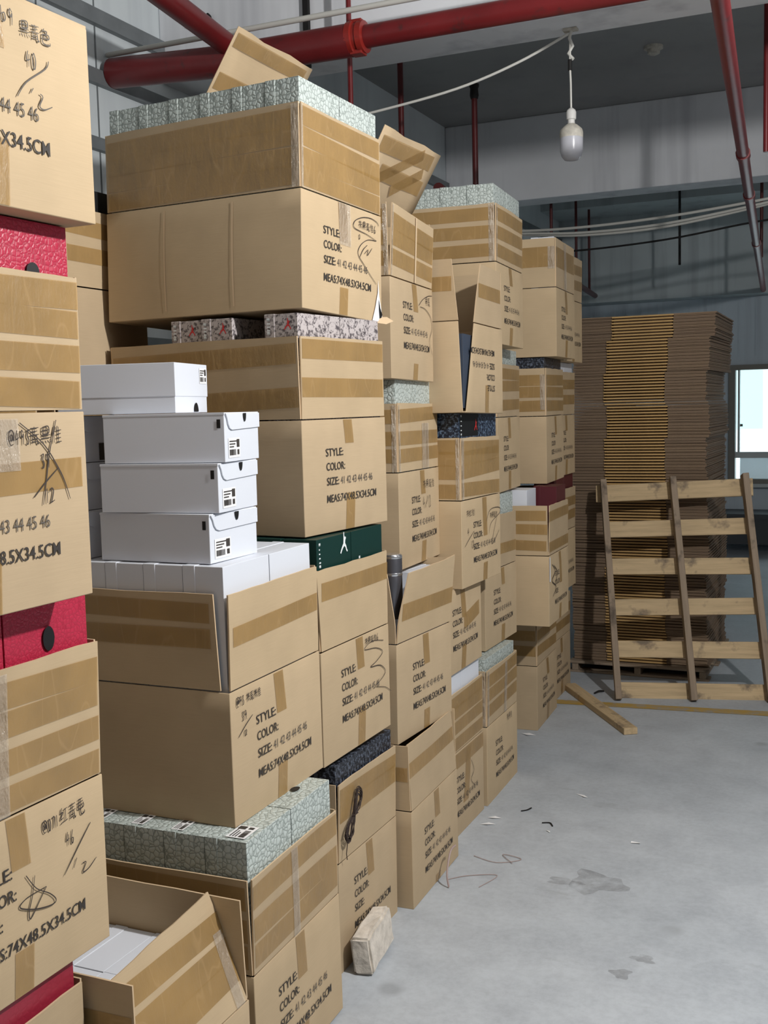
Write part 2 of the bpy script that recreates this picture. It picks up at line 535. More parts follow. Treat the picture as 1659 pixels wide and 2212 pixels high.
HAND = {
 '0': [[(.5, 1), (.15, .6), (.25, .05), (.6, .0), (.85, .5), (.6, .95), (.45, .9)]],
 '1': [[(.55, 1), (.4, 0)]],
 '2': [[(.1, .75), (.4, 1), (.75, .8), (.3, .1), (.15, 0), (.9, .15)]],
 '3': [[(.2, .9), (.7, .95), (.4, .6), (.75, .3), (.5, .0), (.1, .1)]],
 '4': [[(.5, 1), (.1, .4), (.9, .5)], [(.7, .8), (.5, 0)]],
 '6': [[(.7, 1), (.3, .5), (.2, .1), (.6, .0), (.8, .35), (.3, .4)]],
 '7': [[(.1, .9), (.8, .95), (.4, 0)]],
 '9': [[(.75, .8), (.4, 1), (.2, .7), (.5, .5), (.75, .75), (.6, 0)]],
 '@': [[(.65, .65), (.4, .7), (.35, .35), (.65, .35), (.7, .7), (.85, .3), (1, .7), (.7, 1), (.2, .9), (.05, .4), (.3, 0), (.8, .05)]],
 '/': [[(1, 1), (0, 0)]],
 '!': [[(1, 1), (.75, .62), (.25, .3), (0, 0)]],
 'b': [[(.15, 1), (.25, .1), (.7, .2), (.65, .6), (.25, .5)]],
 'H': [[(.3, 1), (.1, .7), (.4, .7), (.05, .3), (.45, .35)], [(.05, 0), (.45, .12)], [(.55, .85), (1, .9)], [(.75, .88), (.72, .1)], [(.5, .08), (1, .14)]],
 'K': [[(.2, .95), (.2, .55), (.8, .6), (.8, 1), (.2, .95)], [(.5, 1), (.5, .3)], [(.15, .75), (.85, .8)], [(.1, .45), (.95, .5)], [(.0, .28), (1, .34)], [(.15, .15), (.1, 0)], [(.4, .16), (.42, .02)], [(.65, .18), (.7, .03)], [(.9, .2), (1, .05)]],
 'S': [[(.4, 1), (.1, .7)], [(.3, .85), (.7, .85), (.55, .65)], [(.2, .62), (.85, .65), (.85, .4), (.2, .4)], [(.2, .62), (.2, .05), (.95, .02), (1, .2)], [(.5, .62), (.5, .4)]],
 'Y': [[(.2, 1), (.8, 1.02)], [(.1, .8), (.9, .85)], [(.3, .8), (.15, .4), (.9, .45), (.85, .75)], [(.5, .98), (.5, .05), (.95, .02), (1, .18)], [(.2, .6), (.85, .64)]],
 'M': [[(.1, .9), (.95, .95)], [(.5, 1), (.5, .5)], [(.2, .7), (.8, .75)], [(.05, .5), (.95, .55)], [(.3, .5), (.2, 0)], [(.7, .52), (.8, 0), (.95, .1)], [(.25, .28), (.8, .3)], [(.25, .12), (.8, .14)]],
 'L': [[(.3, 1), (.05, .5)], [(.22, .7), (.2, 0)], [(.6, 1), (.45, .7)], [(.7, .95), (.65, 0)], [(.5, .72), (1, .76)], [(.5, .5), (.95, .54)], [(.5, .28), (.95, .3)], [(.5, .03), (1, .07)]],
 'F': [[(.1, .8), (.6, .85)], [(.35, 1), (.3, 0)], [(.05, .35), (.35, .55)], [(.7, 1), (.55, .5), (1, .6)], [(.8, .9), (.6, .05)], [(.65, .4), (1, .05)]],
}
def write_hand(s, u, v, h, w=0.75, gap=0.12, slope=0.0):
    """strokes (lists of (u,v)) of a short handwritten note"""
    out = []
    x = u
    for ch in s:
        if ch == ' ':
            x += h * 0.45
            continue
        wk = w * (0.35 if ch == '1' else 1.15 if ch in 'HKSYMLF' else 0.75 if ch.isdigit() else 1)
        for st in HAND[ch]:
            out.append([(x + p[0] * h * wk, v + p[1] * h + slope * (x + p[0] * h * wk - u)) for p in st])
        x += h * (wk + gap)
    return out
def smooth_stroke(pts, n=4):
    if len(pts) < 3: return pts
    out = []
    P = [pts[0]] + list(pts) + [pts[-1]]
    for i in range(1, len(P) - 2):
        p0, p1, p2, p3 = P[i - 1:i + 3]
        for k in range(n):
            t = k / n
            out.append(tuple(0.5 * ((2 * p1[a]) + (-p0[a] + p2[a]) * t + (2 * p0[a] - 5 * p1[a] + 4 * p2[a] - p3[a]) * t * t + (-p0[a] + 3 * p1[a] - 3 * p2[a] + p3[a]) * t ** 3) for a in (0, 1)))
    out.append(pts[-1])
    return out

# ------------------------------------------------------------------ cartons
CB, CF, CD, CW = 0.345, 0.2425, 0.74, 0.485
CARTONS = {}
class Carton:
    def __init__(s, key, label, x, y, z, yaw=0, tilt=0, B=CB, F=CF, Wd=CW, D=CD, flaps='up', lean=(1, 1, 1, 1), tcut=None, scut=None, ttop=(0, 0), stop=(0, 0),
                 curl=(0, 0), cutfrom=0.0, group='kraft cartons stacked along the wall', seed=None, mat='card', bulge=None, bodycut=None):
        s.bodycut = bodycut or {}
        s.B, s.F, s.Wd, s.D = B, F, Wd, D
        s.rng = random.Random(key if seed is None else seed)
        s.lean = [radians(a) for a in lean]
        s.curl = curl
        s.cutfrom = cutfrom
        s.z = z
        s.bul = [s.rng.uniform(0.002, 0.007) for _ in range(4)] if bulge is None else [bulge] * 4
        s.fb = [s.rng.uniform(-0.004, 0.006) for _ in range(4)]
        s.root = empty('carton', (x, y, z), (tilt, 0, radians(yaw)))
        tag(s.root, label, 'carton', group)
        s.M = Matrix.Translation((x, y, z)) @ Matrix.Rotation(radians(yaw), 4, 'Z') @ Matrix.Rotation(tilt, 4, 'X')
        s.mat = mat
        s.top = B + (F if flaps == 'up' else 0)
        s.build_body()
        s.flaps = flaps
        if flaps == 'up':
            s.flap('text', tcut, ttop)
            s.flap('side', scut, stop)
            s.flap('far', None, (0, 0))
            s.flap('back', None, (0, 0))
        elif flaps == 'closed':
            for a, b3, nm in ((0.001, Wd / 2 - 0.002, 'flap'), (Wd / 2 + 0.002, Wd - 0.001, 'flap')):
                o = box(nm, -D + 0.001, -0.001, a, b3, B - 0.001, B + 0.005, mat, s.root)
            s.top = B + 0.005
        CARTONS[key] = s
    def base(s, panel, u, v):
        W_, D_, B_ = s.Wd, s.D, s.B
        i = {'t': 0, 's': 1, 'f': 2, 'b': 3}[panel[0]]
        n = ((1, 0), (0, -1), (0, 1), (-1, 0))[i]
        wid = W_ if i in (0, 3) else D_
        px, py = ((0, u), (-u, 0), (-u, W_), (-D_, u))[i]
        return i, n, wid, px, py
    def surf(s, panel, u, v, off=0.0):
        """point on a panel: panel 'text','side','far','back' or the same + '_flap'"""
        i, n, wid, px, py = s.base(panel, u, v)
        uu = min(1, max(0, u / wid))
        if panel.endswith('_flap'):
            vv = min(1, max(0, v / s.F))
            bl = s.fb[i] * sin(pi * uu) * sin(pi * vv * 0.5) + 0.0015 * noise.noise((u * 9 + s.M[0][3] * 31, v * 9, i * 7.7))
            a = s.lean[i]
            cu = (s.curl[0] if i == 0 else s.curl[1] if i == 1 else 0) * vv * vv
            o = v * sin(a) + bl * vv + off * cos(a) + cu
            return Vector((px + n[0] * o, py + n[1] * o, s.B + 0.004 + v * cos(a) - off * sin(a)))
        vv = min(1, max(0, v / s.B))
        e = sin(pi * uu) * sin(pi * vv)
        bl = s.bul[i] * e + 0.003 * e * noise.noise((u * 6 + s.M[0][3] * 31, v * 6 + s.M[2][3] * 17, i * 7.7))
        o = bl + off
        return Vector((px + n[0] * o, py + n[1] * o, v))
    def build_body(s):
        V, F, idx = [], [], {}
        def vid(p):
            k = (round(p.x, 5), round(p.y, 5), round(p.z, 5))
            if k not in idx:
                idx[k] = len(V)
                V.append(p)
            return idx[k]
        for pn, flip in (('text', 0), ('side', 1), ('far', 0), ('back', 1)):
            wid = s.Wd if pn in ('text', 'back') else s.D
            nu, nv = 8, 6
            c0, c1 = s.bodycut.get(pn, (0, 0))
            g = [[vid(s.surf(pn, (c0 + (c1 - c0) * j / nv) * (1 - i / nu) + wid * i / nu, s.B * j / nv)) for i in range(nu + 1)] for j in range(nv + 1)]
            for j in range(nv):
                for i in range(nu):
                    q = (g[j][i], g[j][i + 1], g[j + 1][i + 1], g[j + 1][i])
                    out = {'text': q, 'side': q[::-1], 'far': q, 'back': q[::-1]}[pn]
                    F.append(out)
        # text: u=+y,v=+z -> normal +x ok ; side: u=-x,v=z -> normal: (-x)x z = +y so flipped ; far: +y ok ; back flipped
        ring = [vid(s.surf('text', s.Wd * i / 8, 0)) for i in range(8)] + [vid(s.surf('far', s.D * i / 8, 0)) for i in range(8)] \
            + [vid(s.surf('back', s.Wd * (8 - i) / 8, 0)) for i in range(8)] + [vid(s.surf('side', s.D * (8 - i) / 8, 0)) for i in range(8)]
        F.append(tuple(ring[::-1]))
        o = mk('body', V, F, s.mat, s.root, smooth=True, sharp=30)
        md = o.modifiers.new('thickness', 'SOLIDIFY')
        md.thickness = 0.005
        md.offset = -1
        bevel(o, 0.004, 2, 50)
        s.body = o
    def flap(s, pn, cut, tops):
        i = {'text': 0, 'side': 1, 'far': 2, 'back': 3}[pn]
        wid = s.Wd if pn in ('text', 'back') else s.D
        a0, a1, b0, b1_ = cut if cut else (0.004, wid - 0.004, 0.006, wid - 0.006)
        nu, nv = 8, 8
        V, F = [], []
        for j in range(nv + 1):
            r = j / nv
            for k in range(nu + 1):
                t = k / nu
                rc = max(0, (r - s.cutfrom) / (1 - s.cutfrom))
                u = (a0 + (b0 - a0) * rc) * (1 - t) + (a1 + (b1_ - a1) * r) * t
                v = r * (s.F + tops[0] * (1 - t) + tops[1] * t)
                if j == nv: v += s.rng.uniform(-0.0015, 0.0015)
                p = s.surf(pn + '_flap', u, v)
                if j == 0:
                    n = ((1, 0), (0, -1), (0, 1), (-1, 0))[i]
                    p.x -= n[0] * 0.0004; p.y -= n[1] * 0.0004
                V.append(p)
        for j in range(nv):
            for k in range(nu):
                q = (j * (nu + 1) + k, j * (nu + 1) + k + 1, (j + 1) * (nu + 1) + k + 1, (j + 1) * (nu + 1) + k)
                F.append(q if pn in ('text', 'far') else q[::-1])
        o = mk('flap', V, F, [s.mat, 'card_edge'], s.root)
        md = o.modifiers.new('thickness', 'SOLIDIFY')
        md.thickness = 0.0045
        md.offset = -1
        md.material_offset_rim = 1
        return o
    def strip(s, panel, u0, u1, v0, v1, du=0.0, dv=0.0, mat='tape', off=0.0012, name='tape', taper=0):
        nu = max(2, int(abs(u1 - u0) / 0.05) + 1)
        nv = max(2, int(abs(v1 - v0) / 0.05) + 1)
        V, F = [], []
        for j in range(nv + 1):
            for i in range(nu + 1):
                a, b3 = i / nu, j / nv
                V.append(s.surf(panel, u0 + (u1 - u0) * a + du * b3, v0 + (v1 - v0) * b3 + dv * a + (taper * a * (b3 - 0.5)), off))
        for j in range(nv):
            for i in range(nu):
                q = (j * (nu + 1) + i, j * (nu + 1) + i + 1, (j + 1) * (nu + 1) + i + 1, (j + 1) * (nu + 1) + i)
                F.append(q if panel[0] in 'tf' else q[::-1])
        return mk(name, V, F, mat, s.root, smooth=True)
    def bands(s, vs, panels=('text_flap', 'side_flap'), h=0.05, jit=0.014, u0=0.006, slope=None):
        for v in vs:
            v += s.rng.uniform(-0.006, 0.006)
            for pn in panels:
                if pn not in ('text_flap', 'side_flap'): continue
                wid = s.Wd if pn[0] == 't' else s.D
                d = s.rng.uniform(-jit, jit) if slope is None else slope
                o1, o2 = s.rng.uniform(0, 0.006), s.rng.uniform(0, 0.006)
                d += s.rng.uniform(-0.006, 0.006)
                vv = max(0.002 - min(0, d), min(v, s.F - h - 0.006 - abs(d)))
                s.strip(pn, u0 + o1, wid - 0.006 - o2, vv, vv + h, dv=d, off=0.0010 + s.rng.uniform(0, 0.0008))
    def seam(s, top=0.09, bot=0.09, u=None, w=0.05):
        u = s.Wd * 0.5 if u is None else u
        if top: s.strip('text', u - w / 2 + 0.004, u + w / 2 + 0.004, s.B - top, s.B - 0.002, du=-0.004, off=0.0014)
        if bot: s.strip('text', u - w / 2, u + w / 2, 0.002, bot, du=0.003, off=0.0014)
    def corner(s, v0=0.0, v1=None, wt=0.022, ws=0.022, panel='flap'):
        v1 = s.F - 0.004 if v1 is None else v1
        sfx = '_flap' if panel == 'flap' else ''
        s.strip('text' + sfx, 0.005, wt, v0, v1, mat='clear_tape', off=0.0024, name='clear_tape')
        s.strip('side' + sfx, 0.005, ws, v0, v1, mat='clear_tape', off=0.0024, name='clear_tape')
    def decal(s, panel, parts, mat, name, off=0.002, flip=False, shift=(0, 0), scale=1.0):
        V, F = [], []
        for pv, pf in parts:
            k = len(V)
            for u, v in pv:
                u, v = u * scale + shift[0], v * scale + shift[1]
                if flip:
                    u, v = s.Wd - u, s.B - v
                V.append(s.surf(panel, u, v, off))
            F += [tuple(i + k for i in q) for q in pf]
        if panel[0] in 'sb':
            F = [q[::-1] for q in F]
        return mk(name, V, F, mat, s.root)
    def print(s, flip=False, sizes=True, shift=(0, 0)):
        for ln_ in PRINT:
            s.decal('text', [ln_], 'ink', 'printed_line', 0.0022, flip, shift)
        if sizes: s.decal('text', [PRINT_SIZES], 'ink_grey', 'printed_sizes', 0.0022, flip, shift)
    def hand(s, strokes, w=0.0028, mat='marker', panel='text', off=0.0030):
        V, F = [], []
        for st in strokes:
            st = smooth_stroke(st)
            k = len(V)
            for i, p in enumerate(st):
                a = st[max(0, i - 1)]; c = st[min(len(st) - 1, i + 1)]
                dx, dy = c[0] - a[0], c[1] - a[1]
                ln_ = math.hypot(dx, dy) or 1
                ww = w * (0.5 + 0.5 * sin(pi * min(1, max(0.12, i / max(1, len(st) - 1)))) ) * 0.5
                V.append(s.surf(panel, p[0] - dy / ln_ * ww, p[1] + dx / ln_ * ww, off))
                V.append(s.surf(panel, p[0] + dy / ln_ * ww, p[1] - dx / ln_ * ww, off))
            for i in range(len(st) - 1):
                F.append((k + 2 * i, k + 2 * i + 1, k + 2 * i + 3, k + 2 * i + 2))
        return mk('handwriting', V, F, mat, s.root)

# ------------------------------------------------------------------ shoeboxes
SW, ST, SH = 0.233, 0.120, 0.335     # width, thickness, length (standing height)
ORD = ['', 'first', 'second', 'third', 'fourth', 'fifth', 'sixth', 'seventh', 'eighth']
def shoebox(mat, M, label, group, dims=(ST, SW, SH), lidmat=None, lid=True, name='shoebox'):
    """upright box, local origin at the min corner; lid is a shallow tray over its back"""
    t, w, h = dims
    r = empty(name)
    r.matrix_world = M
    tag(r, label, 'shoebox', group)
    box('box', 0.004, t, 0.0015, w - 0.0015, 0.0015, h - 0.0015, mat, r, 0.0012)
    if lid:
        box('lid', 0.0, 0.036, 0, w, 0, h, lidmat or mat, r, 0.0015)
    r['dims'] = (t, w, h)
    return r
def rect(u0, u1, v0, v1):
    return [(u0, v0), (u1, v0), (u1, v1), (u0, v1)], [(0, 1, 2, 3)]
def plane_part(name, parts, mat, parent, O, U, Vv, N_, off=0.0012):
    """flat print on a face: O origin, U,V axes, N normal"""
    O, U, Vv, N_ = Vector(O), Vector(U), Vector(Vv), Vector(N_)
    VV, F = [], []
    for pv, pf in parts:
        k = len(VV)
        VV += [O + U * a + Vv * b3 + N_ * off for a, b3 in pv]
        F += [tuple(i + k for i in q) for q in pf]
    if U.cross(Vv).dot(N_) < 0:
        F = [q[::-1] for q in F]
    return mk(name, VV, F, mat, parent)
def size_label(parent, O, U, Vv, N_, w=0.06, h=0.05):
    lb = plane_part('size_label', [rect(0, w, 0, h)], 'label_paper', parent, O, U, Vv, N_, 0.0012)
    bars = []
    rnd = random.Random(7)
    x = 0.08 * w
    while x < 0.62 * w:
        b_ = rnd.choice((0.02, 0.035, 0.05)) * w
        bars.append(rect(x, x + b_, 0.12 * h, 0.42 * h))
        x += b_ + rnd.choice((0.02, 0.03)) * w
    for k in range(3):
        bars.append(rect(0.08 * w, (0.45 + 0.12 * k) * w, (0.52 + 0.14 * k) * h, (0.58 + 0.14 * k) * h))
    bars.append(rect(0.70 * w, 0.93 * w, 0.52 * h, 0.92 * h))
    bars.append(rect(0.74 * w, 0.90 * w, 0.14 * h, 0.40 * h))
    plane_part('barcode', bars, 'ink', lb, O, U, Vv, N_, 0.0020)
    return lb
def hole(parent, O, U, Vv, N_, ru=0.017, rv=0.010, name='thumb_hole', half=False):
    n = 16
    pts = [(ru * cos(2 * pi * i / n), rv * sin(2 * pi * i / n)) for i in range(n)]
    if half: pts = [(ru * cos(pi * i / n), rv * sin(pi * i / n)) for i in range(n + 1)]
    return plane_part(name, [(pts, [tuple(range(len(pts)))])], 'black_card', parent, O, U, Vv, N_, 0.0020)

def fill(key, mat, protr, desc, where, cells, lidmat=None, group=None, lid=True, inset=0.010, h=SH):
    """stand shoeboxes in the open top of a carton; returns {(i,j): root}"""
    c = CARTONS[key]
    out = {}
    zt = c.top + protr
    pit = (c.D - 2 * inset) / 6
    wj = (c.Wd - 2 * inset) / 2
    for i, j in cells:
        loc = Vector((-inset - (i + 1) * pit + 0.001, inset + j * wj + 0.0005, zt - h))
        M = c.M @ Matrix.Translation(loc)
        side = 'near row' if j == 0 else 'far row'
        lab = f'{desc}, {ORD[i+1]} from the aisle, {side} of {where}'
        out[(i, j)] = shoebox(mat, M, lab, group or f'{desc} in {where}', (pit - 0.002, wj - 0.001, h), lidmat, lid)
    return out
NEARROW = [(i, 0) for i in range(6)] + [(0, 1), (1, 1)]
ALL12 = [(i, j) for i in range(6) for j in range(2)]
FRONT = [(0, 0), (0, 1), (1, 0)]
#@@PART2
# ------------------------------------------------------------------ the stacks, from the camera down the aisle
GRP = 'kraft shoe cartons stacked along the aisle'
def C(key, label, *a, **k):
    return Carton(key, label, *a, group=GRP, **k)
# column A, nearest the camera
a1 = C('A1', 'lowest carton of the nearest stack, cut by the bottom left corner', -1.45, 1.213, 0, 0)
a1.bands([0.10]); a1.seam()
f_ = fill('A1', 'red_plain', 0.645 - a1.top, 'dark red shoebox', 'the lowest left carton', [(0, 0), (0, 1), (1, 1)])
hole(f_[(0, 1)], (ST, 0.05, SH - 0.062), (0, 1, 0), (0, 0, 1), (1, 0, 0))
a2 = C('A2', 'carton with a star doodle in the nearest stack', -1.442, 1.290, 0.650, -0.5, F=0.2735, lean=(2, 1, 1, 1))
a2.bands([0.005, 0.075, 0.145, 0.21]); a2.seam(0.10, 0.09, u=0.235); a2.print(sizes=False)
a2.strip('text_flap', 0.19, 0.222, 0.0, 0.265, mat='clear_tape', off=0.003, name='clear_tape')
a2.hand([[(0.2467, 0.2267), (0.2715, 0.1923), (0.3052, 0.1687), (0.322, 0.1497), (0.3094, 0.1442), (0.2685, 0.1533), (0.2351, 0.1677), (0.2273, 0.1763), (0.242, 0.1836), (0.2622, 0.1856), (0.2975, 0.1858)],
         [(0.2975, 0.1858), (0.2783, 0.1661), (0.2531, 0.1409), (0.25, 0.1571), (0.259, 0.1806), (0.2691, 0.2187)],
         [(0.4372, 0.2608), (0.397, 0.2274), (0.3495, 0.1864)], [(0.389, 0.2061), (0.3781, 0.1893)],
         [(0.4055, 0.1885), (0.4168, 0.1863), (0.4058, 0.1704), (0.4257, 0.1715), (0.4501, 0.1836)]]
        + write_hand('@071', 0.300, 0.287, 0.022, 0.55) + write_hand('HMY', 0.350, 0.287, 0.030, 0.62) + write_hand('46', 0.362, 0.240, 0.026, 0.5))
f_ = fill('A2', 'red_skin', 1.383 - a2.z - a2.top, 'crimson embossed shoebox', 'the star doodle carton', [(0, 0), (0, 1), (1, 1), (2, 1)], h=0.33)
hole(f_[(0, 1)], (ST, 0.115, 0.247), (0, 1, 0), (0, 0, 1), (1, 0, 0), 0.016, 0.024)
a3 = C('A3', 'carton with a crossed-out note at the left edge', -1.375, 1.198, 1.384, -1.3, 0.003, lean=(0.5, 1, 1, 1))
a3.bands([0.012, 0.072, 0.135, 0.185]); a3.seam(0, 0.09, u=0.225); a3.print(shift=(-0.010, -0.006))
a3.strip('text', 0.0, 0.47, 0.20, 0.255, dv=0.006)
a3.strip('text', 0.17, 0.31, 0.245, 0.335, mat='clear_tape', off=0.0026, name='clear_tape')
a3.hand([[(0.3126, 0.3279), (0.3692, 0.2888), (0.4034, 0.2454), (0.4192, 0.2179), (0.4311, 0.1859)], [(0.4046, 0.3309), (0.3827, 0.2709), (0.372, 0.2265), (0.36, 0.1807)],
         [(0.4032, 0.2436), (0.3665, 0.2182), (0.3381, 0.1956)]] + write_hand('@493', 0.284, 0.290, 0.025, 0.52) + write_hand('MKL', 0.335, 0.290, 0.030, 0.72)
        + write_hand('39', 0.361, 0.246, 0.026, 0.5) + write_hand('12', 0.368, 0.183, 0.026, 0.7))
f_ = fill('A3', 'red_skin', 2.068 - a3.z - a3.top, 'crimson embossed shoebox', 'the crossed-out note carton', [(0, 0), (0, 1), (1, 1), (2, 1)], h=0.33)
hole(f_[(0, 1)], (ST, 0.135, 0.240), (0, 1, 0), (0, 0, 1), (1, 0, 0), 0.016, 0.016)
a4 = C('A4', 'brightly lit topmost carton of the nearest stack, marked 40 over 12', -1.333, 1.200, 2.069, -1.8, 0.004, flaps='closed')
a4.seam(0.09, 0.11, u=0.235, w=0.07); a4.print(shift=(-0.040, 0.006))
a4.hand([[(0.3761, 0.2602), (0.3671, 0.2452), (0.3182, 0.2116), (0.2948, 0.1832)], [(0.3343, 0.2057), (0.3272, 0.196)], [(0.3506, 0.1996), (0.3569, 0.1957), (0.3478, 0.1791), (0.3593, 0.1754), (0.3799, 0.1845)]]
        + write_hand('b9', 0.268, 0.297, 0.026, 0.6) + write_hand('KMS', 0.312, 0.287, 0.026, 0.72) + write_hand('40', 0.321, 0.239, 0.026, 0.55), mat='ink_grey')

# low open carton between A and B
z_ = C('Z', 'low open carton with a taped bent flap at bottom left', -1.335, 1.715, 0, 0, Wd=0.425, lean=(-22, 0, -3, 0), tcut=(0.004, 0.418, 0.01, 0.405), ttop=(0.0, 0.03), curl=(0.012, 0))
z_.bands([0.03, 0.095, 0.165], panels=('text_flap',), h=0.055, slope=0.01); z_.bands([0.05, 0.12], panels=('side_flap',))
z_.strip('text_flap', 0.37, 0.405, 0.0, 0.18, mat='clear_tape', off=0.003, name='clear_tape')
z_.seam(); z_.print()
c_z = fill('Z', 'white_card', 0.47 - z_.top, 'white shoebox', 'the low open carton', [(1, 0), (1, 1), (2, 0), (2, 1), (3, 1), (3, 0)], h=0.30)

# column B: two cartons, white boxes on top
b1_ = C('B1', 'floor-level carton full of grey scale-patterned shoeboxes', -1.376, 2.237, 0, 0.9, 0.020, lean=(1, 0.5, 1, 1))
b1_.bands([0.010, 0.085, 0.165], h=0.06, slope=0.006); b1_.seam(0.12, 0.09); b1_.print()
b1_.strip('text_flap', 0.21, 0.245, 0.0, 0.235, mat='clear_tape', off=0.003, name='clear_tape')
b1_.strip('side', 0.02, 0.72, 0.27, 0.32); b1_.strip('side', 0.02, 0.72, 0.16, 0.21)
f_ = fill('B1', 'scale_skin', 0.684 - b1_.top, 'grey scale-patterned shoebox', 'the floor-level carton', ALL12)
for (i, j), q in f_.items():
    t, w, h = q['dims']
    if j == 0: size_label(q, (0.050, 0.012, h), (0, 1, 0), (-1, 0, 0), (0, 0, 1), 0.062, 0.036) if i else size_label(q, (t - 0.012, 0.015, h), (0, 1, 0), (-1, 0, 0), (0, 0, 1), 0.075, 0.055)
    else: hole(q, (t * 0.55, w * 0.55, h), (1, 0, 0), (0, 1, 0), (0, 0, 1), 0.012, 0.018)
b2_ = C('B2', 'carton of white shoeboxes with its corner split open, marked 39 over 12', -1.458, 2.302, 0.685, 0.1, 0.012, lean=(1, 0.5, 1, 1), scut=(0.026, 0.735, 0.036, 0.735), tcut=(0.006, 0.480, 0.006, 0.478))
b2_.bands([0.105], panels=('text_flap',), slope=0.012, u0=0.02); b2_.bands([0.10, 0.165], panels=('side_flap',), u0=0.045); b2_.seam(0.11, 0.095); b2_.print()
b2_.hand([[(0.0986, 0.2659), (0.0633, 0.2483), (0.0283, 0.2257)]] + write_hand('@93', 0.026, 0.303, 0.024, 0.5) + write_hand('FMFL', 0.074, 0.305, 0.022, 0.62) + write_hand('39', 0.048, 0.263, 0.023, 0.6) + write_hand('12', 0.054, 0.222, 0.014, 0.8))
fill('B2', 'white_card', 1.345 - b2_.z - b2_.top, 'white shoebox', 'the split-corner carton', ALL12, inset=0.012)

# white shoeboxes lying in two piles on top of B2
def lying(label, x, y, z, yaw, L_=0.335, W_=0.228, H_=0.122, style='tuck', grp='white shoeboxes piled on the split-corner carton', lab=True):
    r = empty('shoebox', (x, y, z), (0, 0, radians(yaw))); tag(r, label, 'shoebox', grp)
    if style == 'lid':
        box('box', -L_ + 0.002, -0.002, 0.002, W_ - 0.002, 0, H_ - 0.001, 'white_card', r, 0.0015)
        box('lid', -L_, 0, 0, W_, H_ * 0.33, H_, 'white_card', r, 0.0015)
        size_label(r, (0, W_ * 0.74, H_ * 0.60), (0, 1, 0), (0, 0, 1), (1, 0, 0), 0.05, 0.042)
        hole(r, (-0.002, W_ * 0.62, H_ * 0.02), (0, 1, 0), (0, 0, 1), (1, 0, 0), 0.016, 0.024, half=True)
        return r
    box('box', -L_, 0, 0, W_, 0, H_, 'white_card', r, 0.0015)
    box('lid', -L_ - 0.001, 0.001, -0.001, W_ + 0.001, H_ - 0.004, H_ + 0.0025, 'white_card', r, 0.001)
    # tuck flap with rounded corners hanging over the end
    v0 = H_ * 0.66
    pts = [(0.002, H_)] + [(0.010 + 0.03 * (1 - cos(a)), H_ - (H_ - v0) * sin(a)) for a in [0.3, 0.7, 1.1, pi / 2]] + [(W_ - 0.001, v0 + 0.004), (W_ - 0.001, H_)]
    V = [(0.0045, u, v) for u, v in pts] + [(0.001, u, v) for u, v in pts]
    n = len(pts)
    F = [tuple(range(n)), tuple(range(2 * n - 1, n - 1, -1))] + [(i, n + i, n + (i + 1) % n, (i + 1) % n) for i in range(n)]
    fp = mk('tuck_flap', V, F, 'white_card', r)
    hole(fp, (0.0045, W_ * 0.53, H_), (0, 1, 0), (0, 0, -1), (1, 0, 0), 0.010, 0.022, half=True)
    plane_part('side_slot', [rect(0.0, 0.010, 0, 0.022)], 'black_card', r, (-0.020, 0, H_ * 0.70), (1, 0, 0), (0, 0, 1), (0, -1, 0))
    if lab: size_label(r, (0, 0.020, 0.010), (0, 1, 0), (0, 0, 1), (1, 0, 0), 0.075, 0.05)
    return r
lying('bottom white shoebox of the lying pile, its front tuck flap half shaded', -1.519, 2.330, 1.3465, 0)
lying('second white shoebox from the bottom of the lying pile', -1.501, 2.350, 1.4725, 6)
lying('third white shoebox from the bottom of the lying pile', -1.490, 2.370, 1.5985, 9)
lying('topmost white shoebox of the pile, label high on its end', -1.655, 2.405, 1.7245, 12, style='lid', H_=0.130)
for k, nm in enumerate(('lowest', 'middle', 'highest')):
    q = lying(f'{nm} white shoebox of the pile tucked behind the near carton', -1.905 - 0.012 * k, 2.325 + 0.012 * k, 1.3465 + k * 0.126, 1.5 * k, grp='white shoeboxes tucked behind the near stack', lab=False)
    plane_part('end_print', [rect(0.09, 0.20, 0.004, 0.05)], 'black_card', q, (0.0, 0, 0), (0, 1, 0), (0, 0, 1), (1, 0, 0))

# column C: four cartons
c1_ = C('C1', 'carton with a black wire hank hanging on it, white brick at its foot', -1.480, 2.900, 0, 1.2, -0.020, Wd=0.465, lean=(1, 0, 1, 1))
c1_.bands([0.120], panels=('text_flap',), h=0.06, slope=0.004); c1_.bands([0.19], panels=('text_flap',), h=0.045); c1_.seam(0.11, 0.0, u=0.23); c1_.print(sizes=False, shift=(-0.012, 0.012))
fill('C1', 'black_camo', 0.650 - c1_.top, 'black speckled shoebox', 'the wire hank carton', FRONT)
c2_ = C('C2', 'carton under the dark green shoeboxes with a wavy marker scribble', -1.489, 2.851, 0.665, -0.6, 0.001, Wd=0.480, lean=(1, 0, 1, 1), tcut=(0.006, 0.476, -0.02, 0.470))
c2_.bands([0.150], panels=('text_flap',), h=0.055, slope=0.004); c2_.seam(0.10, 0.12, u=0.255); c2_.print(shift=(0.004, 0.012))
c2_.hand([[(0.431, 0.2996), (0.3434, 0.3142), (0.2856, 0.2982), (0.3708, 0.2866), (0.4214, 0.2633), (0.3683, 0.243), (0.3243, 0.234), (0.3967, 0.2241), (0.4402, 0.1951), (0.4089, 0.1767), (0.3564, 0.1638), (0.4371, 0.1412), (0.4819, 0.1173)]]
         + write_hand('FKML6', 0.293, 0.310, 0.022, 0.75))
f_ = fill('C2', 'green_card', 1.346 - c2_.z - c2_.top, 'dark green shoebox', 'the wavy scribble carton', FRONT, lid=False)
